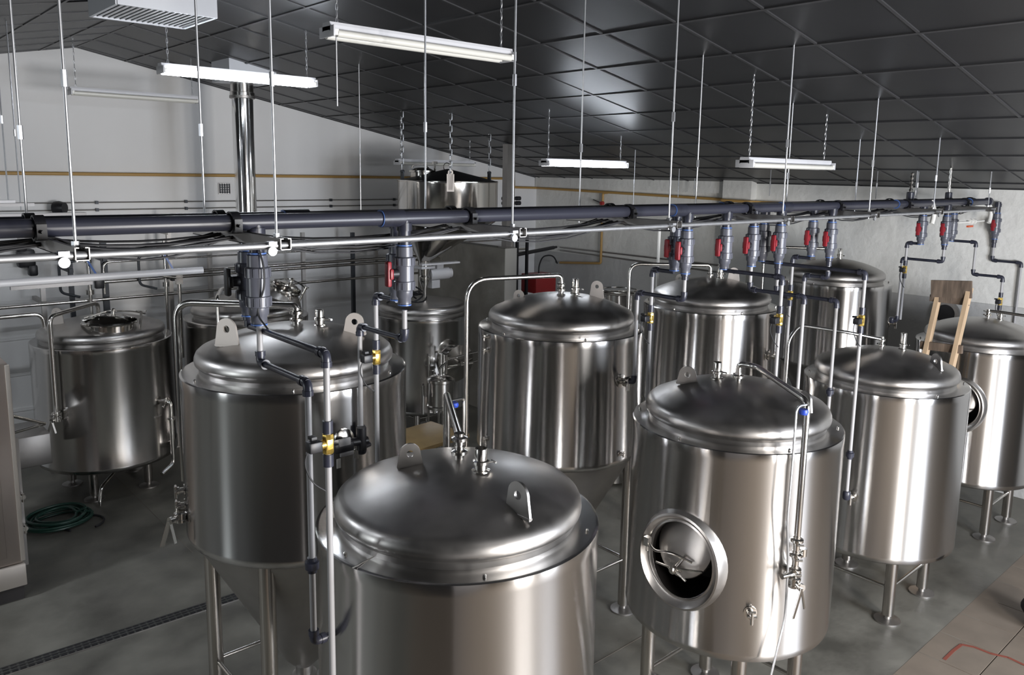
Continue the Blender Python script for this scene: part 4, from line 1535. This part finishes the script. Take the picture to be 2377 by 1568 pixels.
# ================================================================== WALL SERVICES
p0, p1 = at(-60, 401, y=9.94), at(1175, 415, y=9.94)
zg = 3.20
xg = at(1197, 415, y=9.94).x
bm = BM()
xg = XR - .55
tube(bm, [(-3.2, 9.95, zg), (xg, 9.95, zg), (xg, 9.95, 3.06), (XR - .05, 9.95, 3.05), (XR - .05, 6.23, 2.99), (XR - .19, 6.2, 2.985), (XR - .19, 5.75, 2.98), (XR - .05, 5.7, 2.975), (XR - .05, 4.2, 2.96)], .019, 12, .04)
t = tag(link('gas_pipe', bm, M['copper'], loc=(4, 9.95, zg)), 'ochre pipe running along the back wall and turning onto the right wall', 'pipe')
t = thing('gas_branch', 'ochre branch pipe going down the right wall with a small red tap', 'pipe', (XR - .05, 8.36, 3.0))
yb = at(1398, 500, x=XR - .05).y
part('pipe', t, M['copper'], tube, [(XR - .05, yb - .1, 3.02), (XR - .05, yb, 3.01), (XR - .05, yb, at(1398, 612, x=XR - .05).z), (XR - .05, at(1300, 610, x=XR - .05).y, at(1300, 610, x=XR - .05).z)], .019, 12, .03)
tp = at(1400, 472, x=XR - .07)
part('tap', t, M['redpaint'], lambda bm: (cyl(bm, tp, tp + V((-.05, 0, 0)), .03, 16), cyl(bm, tp + V((-.05, -.0, 0)), tp + V((-.06, 0, 0)), .014, 12)), label='red tap')
part('tap_lever', t, M['black'], lambda bm: bar(bm, tp + V((-.03, 0, 0)), tp + V((-.05, .16, .05)), .02, .01))

# thin parallel conduits along the back wall
for zz_, lab in ((at(250, 470, y=9.97).z, 'upper'), (at(250, 487, y=9.97).z, 'lower')):
    t = thing('wall_wire', lab + ' thin pale wire line with small clips along the back wall', 'wire', (3, 9.97, zz_))
    part('wire', t, M['ring'], cyl, (-3, 9.975, zz_), (7.2, 9.975, zz_ - .0), .007, 8)
    for u in (225, 432, 768, 915):
        c = at(u, 480, y=9.97)
        part('clip', t, M['post'], lambda bm: box(bm, (c.x, 9.965, zz_), (.03, .03, .035)))

# rack of steel tubes in front of the back wall
RY = 9.45
for (v, r, lab) in ((597, .012, 'upper thin process tube on the back rack'), (627, .020, 'second process tube on the back rack'), (637, .020, 'third process tube on the back rack'), (672, .018, 'lowest long process tube on the back rack')):
    z_ = at(400, v + 3, y=RY).z
    zr = at(850, v - 22, y=RY).z
    z_ = (z_ + zr) / 2
    x0_, x1_ = (2.4, 8.6) if v != 672 else (1.05, 7.9)
    pts = [(x0_, RY, z_), (x1_, RY, z_)]
    if v == 672:
        pts = [(x0_, RY, .9), (x0_, RY, z_), (x1_, RY, z_)]
    if v == 597:
        pts = [(x0_, RY, z_ - .35), (x0_, RY, z_), (x1_, RY, z_)]
    bm = BM()
    tube(bm, pts, r, 12, .08)
    tag(link('process_tube', bm, M['steel'], loc=(4, RY, z_)), lab, 'pipe')
for i, (u, v0, lab) in enumerate(((98, 660, 'leftmost steel rack post behind the far left kettle'), (160, 585, 'thin rack post left of the kettle hatch'), (238, 560, 'dark rack post behind the kettle hatch'), (388, 500, 'rack post between the two back kettles, left'),
                             (484, 540, 'rack post right of the back kettle gap'), (702, 540, 'rack post right of the chimney'), (818, 540, 'rack post left of the hopper'), (872, 545, 'rack post beside the hopper cone'))):
    p = at(u, v0, y=RY + .08)
    bm = BM()
    box(bm, (p.x, p.y, p.z / 2), (.045 if i != 2 else .06, .045, p.z))
    box(bm, (p.x, p.y + .2, p.z - .2), (.04, .5, .04))
    box(bm, (p.x, p.y, .01), (.12, .12, .02))
    tag(link('rack_post', bm, M['post'] if i in (2, 1, 6) else M['ring'], loc=(p.x, p.y, 0), flat=True), lab, 'post')
# blue-handled valves on the rack
for i, (u, v, lab) in enumerate(((205, 615, 'blue and black valve hanging at the rack, left'), (382, 600, 'blue and black valve at the rack, right of the first'))):
    c = at(u, v, y=RY - .05)
    t = thing('rack_valve', lab, 'valve', tuple(c))
    part('valve_body', t, M['steel'], lambda bm: (cyl(bm, c + V((0, 0, -.9)), c + V((0, 0, .2)), .018, 12), cyl(bm, c + V((0, 0, -.32)), c + V((0, 0, -.27)), .04, 14), cyl(bm, c + V((0, 0, .02)), c + V((0, 0, .10)), .035, 14)))
    part('valve_grip', t, M['glue'], lambda bm: bar(bm, c + V((-.02, -.04, .06)), c + V((.07, -.06, -.13)), .05, .02), label='blue grip')
    part('valve_coil', t, M['black'], lambda bm: box(bm, c + V((.09, -.02, -.2)), (.09, .07, .12), bev=.01))
    part('side_tube', t, M['post'], tube, [c + V((-.05, 0, .05)), c + V((-.28, 0, .04)), c + V((-.28, 0, -.28)), c + V((-.1, 0, -.34))], .014, 10, .05)

# white conduit lengths at left
pa, pb = at(-80, 662, y=5.2), at(470, 624, y=5.2)
bm = BM()
zz_ = (at(0, 657, y=5.2).z + at(450, 630, y=5.2).z) / 2
cyl(bm, (pa.x, 5.2, zz_), (pb.x, 5.2, zz_), .022, 14)
tag(link('conduit', bm, M['paint'], loc=(pa.x, 5.2, zz_)), 'white plastic conduit crossing above the far left kettle', 'conduit')
bm = BM()
box(bm, ((pa.x + .42), 5.23, zz_ - .035), (.42, .03, .02))
tag(link('conduit_clamp', bm, M['pvc2'], loc=(pa.x + .6, 5.23, zz_ - .05), flat=True), 'dark strip below the white conduit at the left edge', 'strip')
for i, (u1, v, y_, lab) in enumerate(((34, 468, 4.6, 'short white strip, topmost at the left edge'), (78, 475, 4.2, 'white strip below the topmost one at the left edge'), (198, 497, 3.75, 'longest white strip just above the mains at left'))):
    b_ = at(u1, v, y=y_)
    a_ = (b_.x - (1.4 if i < 2 else .42), y_, b_.z)
    bm = BM()
    bar(bm, a_, (b_.x, y_, b_.z), .04, .014)
    tag(link('white_strip', bm, M['paint'], loc=a_, flat=True), lab, 'strip')
# bends of tube behind the far left kettle
bm = BM()
zz_ = at(60, 732, y=8.9).z
tube(bm, [(.2, 8.9, zz_), (at(98, 728, y=8.9).x, 8.9, zz_), (at(110, 760, y=8.9).x, 8.9, zz_ - .45)], .022, 12, .08)
tag(link('process_tube', bm, M['steel'], loc=(.6, 8.9, zz_)), 'short bent tube at the left edge below the long rack tubes', 'pipe')
bm = BM()
p = at(415, 645, y=9.0)
tube(bm, [(p.x - .25, 9.0 - .0, p.z + .05), (p.x, 9.0, p.z), (p.x, 9.0, p.z - .9)], .020, 12, .03)
box(bm, (p.x, 9.0, p.z - .02), (.07, .05, .10))
tag(link('process_tube', bm, M['steel'], loc=tuple(p)), 'upright tube with a square clamp between the two back kettles', 'pipe')
# black glove-like sensor on the back wall and small speaker
p = at(60, 600, y=9.9)
bm = BM()
box(bm, p, (.17, .12, .20), bev=.03)
box(bm, p + V((.05, -.03, -.13)), (.09, .09, .12), bev=.02)
box(bm, p + V((-.04, -.02, .12)), (.10, .08, .10), bev=.02)
tag(link('wall_sensor', bm, M['black'], loc=tuple(p)), 'lumpy black device on the back wall below the conduit at left', 'device')
p = at(138, 483, y=9.85)
bm = BM()
lathe(bm, [(0, -.05), (.07, -.05), (.075, 0), (.06, .06), (0, .06)], n=24, mtx=Matrix.Translation(p) @ Matrix.Rotation(PI / 2, 4, 'X') @ Matrix.Rotation(.8, 4, 'Y'))
tag(link('round_sounder', bm, M['black'], loc=tuple(p)), 'small round black sounder on the back wall at left', 'device')
# wall grille
p = at(522, 438, y=9.97)
t = thing('wall_grille', 'small dark wire grille on the back wall left of the chimney', 'grille', tuple(p))
part('grille_plate', t, M['ring'], lambda bm: box(bm, p + V((0, .015, 0)), (.15, .01, .14)))
part('grille_bars', t, M['post'], lambda bm: [box(bm, p + V((-.06 + .03 * k, 0, 0)), (.010, .012, .12)) for k in range(5)] + [box(bm, p + V((0, 0, -.045 + .03 * k)), (.13, .012, .008)) for k in range(4)], kind='stuff')

# partition wall and steel column behind the centre
bm = BM()
box(bm, (7.0, (7.99 + YB) / 2, 1.15), (.20, YB - 7.99, 2.30))
struct('wall_partition', bm, M['concrete'])
bm = BM()
box(bm, (7.0, 7.983, 1.15), (.204, .012, 2.304))
struct('trim_3', bm, M['conc_light'])
cp = at(1178, 450, y=8.08)
bm = BM()
zc_ = ceil_z(cp.x)
box(bm, (cp.x, 8.08, 2.305 + (zc_ - 2.305) / 2), (.10, .10, zc_ - 2.305))
box(bm, (cp.x, 8.08, 2.31), (.16, .16, .015))
box(bm, (cp.x + .055, 8.02, 2.305 + (zc_ - 2.305) / 2), (.02, .02, zc_ - 2.305))
tag(link('steel_column', bm, M['ring'], loc=(cp.x, 8.08, 2.3), flat=True), 'square steel column standing on the end of the grey partition', 'column')
for i, (u, v0, v1) in enumerate(((1201, 530, 690), (1224, 532, 640))):
    p = at(u, v0, y=8.6)
    bm = BM()
    box(bm, (p.x, 8.6, p.z / 2), (.035, .035, p.z))
    box(bm, (p.x, 8.6, .01), (.1, .1, .02))
    tag(link('black_post', bm, M['black'], loc=(p.x, 8.6, 0), flat=True), ('left' if i == 0 else 'right') + ' thin black post behind the partition end', 'post')
for i, (v, lab) in enumerate(((461, 'upper'), (472, 'lower'))):
    c = at(1185, v, y=8.15)
    bm = BM()
    cyl(bm, (c.x - .13, 8.15, c.z), (c.x + .16, 8.15, c.z), .022, 14)
    cyl(bm, (c.x + .10, 8.15, c.z), (c.x + .17, 8.15, c.z), .028, 14)
    cyl(bm, (c.x - .14, 8.15, c.z), (c.x - .09, 8.15, c.z), .028, 14)
    tag(link('foam_sleeve', bm, M['rubber'], loc=(c.x, 8.15, c.z)), lab + ' black foam pipe sleeve crossing behind the steel column', 'sleeve')
# black foam sleeve rising to the right, and its conduits on the right wall
a_, b_ = at(1198, 592, y=8.5), at(1285, 575, x=8.9)
bm = BM()
cyl(bm, a_, b_, .028, 14)
cyl(bm, b_, b_ + (b_ - a_).normalized() * .12, .02, 12)
tag(link('foam_sleeve', bm, M['rubber'], loc=tuple(a_)), 'slanting black foam sleeve right of the grey partition', 'sleeve')
for i, (v0, v1) in enumerate(((574, 605), (581, 618))):
    a_, b_ = at(1300, v0, x=XR - .03), at(1560, v1, x=XR - .03)
    bm = BM()
    cyl(bm, a_, (XR - .03, b_.y - 1.0, a_.z - .05 * i), .012, 10)
    tag(link('wall_conduit', bm, M['ring'], loc=tuple(a_)), ('upper' if i == 0 else 'lower') + ' thin conduit low on the right wall', 'conduit')
# red burner box with cables
c = at(1250, 656, y=8.9)
t = thing('burner_box', 'red metal box with cables beside the partition end', 'box', tuple(c))
part('casing', t, M['redpaint'], lambda bm: box(bm, c, (.42, .34, .28), bev=.012))
part('box_stand', t, M['black'], lambda bm: [box(bm, (c.x + dx, c.y + dy, (c.z - .14) / 2), (.03, .03, c.z - .14)) for dx in (-.18, .18) for dy in (-.14, .14)])
part('box_cable', t, M['rubber'], tube, [c + V((0, 0, .13)), c + V((.0, 0, .25)), c + V((.12, .05, .40)), c + V((.35, .05, .40)), c + V((.5, .1, .25)), at(1290, 608, x=XR - .1)], .011, 8, .1)
# white plastic pipe behind the first valves, dark round tub on the far fermenter side
p = at(1531, 530, y=5.2)
bm = BM()
tube(bm, [(p.x, 5.2, p.z), (p.x, 5.2, 0.0)], .016, 10)
tag(link('white_pipe', bm, M['white'], loc=(p.x, 5.2, 1.9)), 'upright white plastic pipe left of the first red valves', 'pipe')
p = at(1437, 682, y=5.5)
t = thing('steel_pot', 'open steel pot with a dark mouth behind the centre fermenter', 'pot', (p.x, p.y, 0))
part('pot_wall', t, M['steel'], lathe, [(.12, 0), (.17, .02), (.17, p.z), (.185, p.z + .01), (.16, p.z + .01), (.155, p.z - .08), (0, p.z - .08)], (p.x, p.y, 0), 36)
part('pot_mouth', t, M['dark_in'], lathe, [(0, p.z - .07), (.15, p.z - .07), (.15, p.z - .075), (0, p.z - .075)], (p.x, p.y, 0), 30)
part('pot_rail', t, M['steel'], lambda bm: tube(bm, [(p.x + .19 * math.cos(a), p.y + .19 * math.sin(a), p.z + .04) for a in [i * PI / 12 for i in range(25)]], .008, 8))

# cable conduits near the right wall under the mains
bm = BM()
a_ = at(1880, 505, x=8.4)
tube(bm, [(6.5, 3.6, 3.0), (8.2, 3.5, 2.99), (8.9, 3.4, 3.02), (9.1, 3.35, 3.06)], .012, 8, .1)
tube(bm, [(6.3, 3.7, 3.03), (8.0, 3.6, 3.01), (9.1, 3.5, 3.0)], .010, 8, .1)
tag(link('cable_bundle', bm, M['rubber'], loc=(8, 3.5, 3)), 'pair of dark cables under the mains near the right wall', 'cable')

# ================================================================== FLOOR OBJECTS
# left cabinet
t = thing('steel_cabinet', 'tall brushed steel cabinet cut by the left picture edge', 'cabinet', (.4, 7.1, 0))
CH = 1.83
part('cabinet_body', t, M['cabinet'], lambda bm: box(bm, (.44, 7.12, (CH + .22) / 2 + .05), (1.18, .72, CH - .27), bev=.008))
part('cabinet_door', t, M['cabinet'], lambda bm: box(bm, (.40, 6.755, (CH + .30) / 2 + .02), (1.05, .012, CH - .38), bev=.004))
part('base_band', t, M['cabbase'], lambda bm: box(bm, (.44, 7.11, .20), (1.20, .74, .17), bev=.006), label='pale base band')
part('plinth', t, M['plinth'], lambda bm: box(bm, (.44, 7.12, .06), (1.16, .70, .12)))
part('corner_trim', t, M['cabbase'], lambda bm: box(bm, (1.028, 6.765, (CH + .22) / 2 + .05), (.03, .03, CH - .3), bev=.004))
# frame of shelves behind the cabinet with taps
t = thing('service_frame', 'small steel frame with taps behind the cabinet', 'frame', (1.15, 7.6, 0))
part('upright', t, M['ring'], lambda bm: box(bm, (1.13, 7.5, .55), (.05, .30, 1.1)))
part('crossbar', t, M['steel'], lambda bm: (cyl(bm, (1.0, 7.7, 1.02), (1.45, 7.9, 1.02), .014, 10), cyl(bm, (1.1, 7.6, 1.25), (1.45, 7.9, 1.02), .014, 10)))
part('tray', t, M['ring'], lambda bm: box(bm, (1.30, 8.1, .80), (.36, .5, .28), bev=.01))
for z in (.35, .62):
    part('tap', t, M['steel'], lambda bm: (cyl(bm, (1.14, 7.34, z), (1.14, 7.26, z), .02, 12), cyl(bm, (1.14, 7.27, z - .04), (1.14, 7.27, z + .03), .012, 10)))

# green hose coil
bm = BM()
pts = []
for k in range(7):
    for s in range(28):
        a = 2 * PI * s / 28
        r_ = .20 + .018 * ((k * 3) % 5) + .008 * math.sin(3 * a + k)
        pts.append((1.525 + (r_ + .04 * math.sin(k)) * math.cos(a), 8.08 + (r_ - .02) * math.sin(a), .018 + .011 * k + .004 * math.sin(2 * a)))
tube(bm, pts, .0125, 8)
t = tag(link('garden_hose', bm, M['hose'], loc=(1.525, 8.08, 0)), 'coiled dark green hose lying by the kettle leg', 'hose')
bm = BM()
tube(bm, [(1.7 + .17 * math.cos(a), 7.90 + .17 * math.sin(a), .014) for a in [i * PI / 10 - 1.2 for i in range(17)]], .010, 8)
tag(link('garden_hose', bm, M['rubber'], loc=(1.8, 7.9, 0)), 'single thin black hose loop beside the green coil', 'hose')

# board on stand between the fermenters
bx = at(985, 1012, z=.95)
t = thing('work_table', 'small table with a varnished pale board behind the nearest tank', 'table', (bx.x, bx.y, 0))
part('table_board', t, M['board'], lambda bm: box(bm, (bx.x, bx.y, .94), (.62, .52, .035), rot=.1, bev=.003), label='tan varnished board')
for dx, dy in ((-.26, -.2), (.26, -.2), (.26, .2), (-.26, .2)):
    part('leg', t, M['post'], lambda bm: box(bm, (bx.x + dx, bx.y + dy, .46), (.035, .035, .92)))
# stepladder/back rest made of raw timber at right
la, lb = at(2167, 700, y=2.05 + .0), None
LXc = 6.95
t = thing('timber_frame', 'rough timber frame with a weathered board on top by the right tanks', 'frame', (7.1, 2.25, 0))


def pt(u, v, x):
    return at(u, v, x=x)


XA = 7.45
p_tl, p_bl = at(2178, 690, x=XA), at(2118, 960, x=XA - .25)
p_tr, p_br = at(2252, 668, x=XA), at(2185, 960, x=XA - .25)


def ext(a, b):   # carry a timber down to the floor
    d = (b - a).normalized()
    return a + d * (a.z / -d.z)


fl, fr = ext(p_tl, p_bl), ext(p_tr, p_br)
part('rail', t, M['wood'], lambda bm: bar(bm, p_tl, fl, .07, .035))
part('rail', t, M['wood'], lambda bm: bar(bm, p_tr, fr, .07, .035))
m1, m2 = at(2158, 783, x=XA - .06), at(2235, 788, x=XA - .06)
part('cross_piece', t, M['oldwood'], lambda bm: bar(bm, p_tl + (fl - p_tl) * .19 + V((0, .06, 0)), p_tr + (fr - p_tr) * .22 - V((0, .05, 0)), .03, .07))
part('cross_piece', t, M['oldwood'], lambda bm: bar(bm, at(2165, 692, x=XA - .02) + V((0, 0.02, 0)), at(2250, 702, x=XA - .02), .03, .06))
b1, b2 = at(2162, 670, x=XA - .03), at(2256, 673, x=XA - .03)
part('top_board', t, M['oldwood'], lambda bm: bar(bm, b1, b2, .025, .15), label='weathered dark board')

# dark bag at the right edge
c = V((6.62, 1.56, 0))
bm = BM()
bmesh.ops.create_icosphere(bm, subdivisions=4, radius=1)
for v in bm.verts:
    n_ = math.sin(5 * v.co.x + 1) * .06 + math.sin(7 * v.co.y) * .05 + math.sin(9 * v.co.z + 2) * .04
    v.co *= 1 + n_
    v.co = V((v.co.x * .17, v.co.y * .15, max(v.co.z * .16, -.13)))
bmesh.ops.translate(bm, vec=V((6.66, 1.47, .13)), verts=bm.verts)
tag(link('cloth_bag', bm, M['bag'], loc=(6.66, 1.47, 0)), 'black cloth bag lying on the beige tiles at the right edge', 'bag')

# red chalk line on the tiles
pts = [at(u, v, z=0.003) for u, v in ((2192, 1532), (2212, 1512), (2232, 1497), (2262, 1503), (2300, 1518), (2340, 1527), (2385, 1548))]
bm = BM()
for a, b in zip(pts, pts[1:]):
    bar(bm, a, b, .022, .0015)
o = link('chalk_mark', bm, M['chalk'], ft, flat=True)

# dark tangle of hoses lying on the mash tun
bm = BM()
for k in range(7):
    c = V((TK[0] - .28 + .05 * math.sin(k * 2.1), TK[1] - .05 + .06 * math.cos(k * 1.7), TK[3] + .17 + .022 * k))
    tube(bm, [c + V((.20 * math.cos(a) * (1 + .2 * math.sin(k)), .16 * math.sin(a), .03 * math.sin(2 * a + k))) for a in [i * PI / 9 + k for i in range(15)]], .010, 7)
tag(link('hose_tangle', bm, M['rubber'], loc=(TK[0] - .28, TK[1], TK[3] + .1)), 'dark tangle of thin hoses heaped on the left of the mash tun top', 'hose')
bm = BM()
p0, p1, p2, p3 = at(600, 575, y=2.98), at(613, 620, y=2.95), at(614, 670, y=2.95), at(600, 705, y=2.98)
tube(bm, [at(597, 545, y=3.0), p0, p1, p2, p3, at(599, 735, y=2.98), at(622, 765, y=2.9)], .004, 6, .06)
tag(link('valve_cable', bm, M['rubber'], loc=tuple(p0)), 'thin black cable bowing along the largest valve at front left', 'cable')

for o in bpy.data.objects:
    if '_o' in o:
        del o['_o']
    if 'R' in o:
        del o['R']


# dark round fan opening low on the right wall behind the timber frame
p = at(2196, 728, x=XR - .03)
t = thing('wall_fan', 'dark round fan opening low on the right wall behind the timber frame', 'fan', tuple(p))
part('fan_ring', t, M['ring'], lambda bm: lathe(bm, [(.10, -.03), (.14, -.03), (.14, .03), (.10, .03)], n=32, cap=False, mtx=Matrix.Translation(p) @ Matrix.Rotation(PI / 2, 4, 'Y')))
part('fan_mouth', t, M['black'], lambda bm: lathe(bm, [(0, -.01), (.11, -.01), (.11, .01), (0, .01)], n=32, mtx=Matrix.Translation(p) @ Matrix.Rotation(PI / 2, 4, 'Y')))
for o in bpy.data.objects:
    if '_o' in o:
        del o['_o']
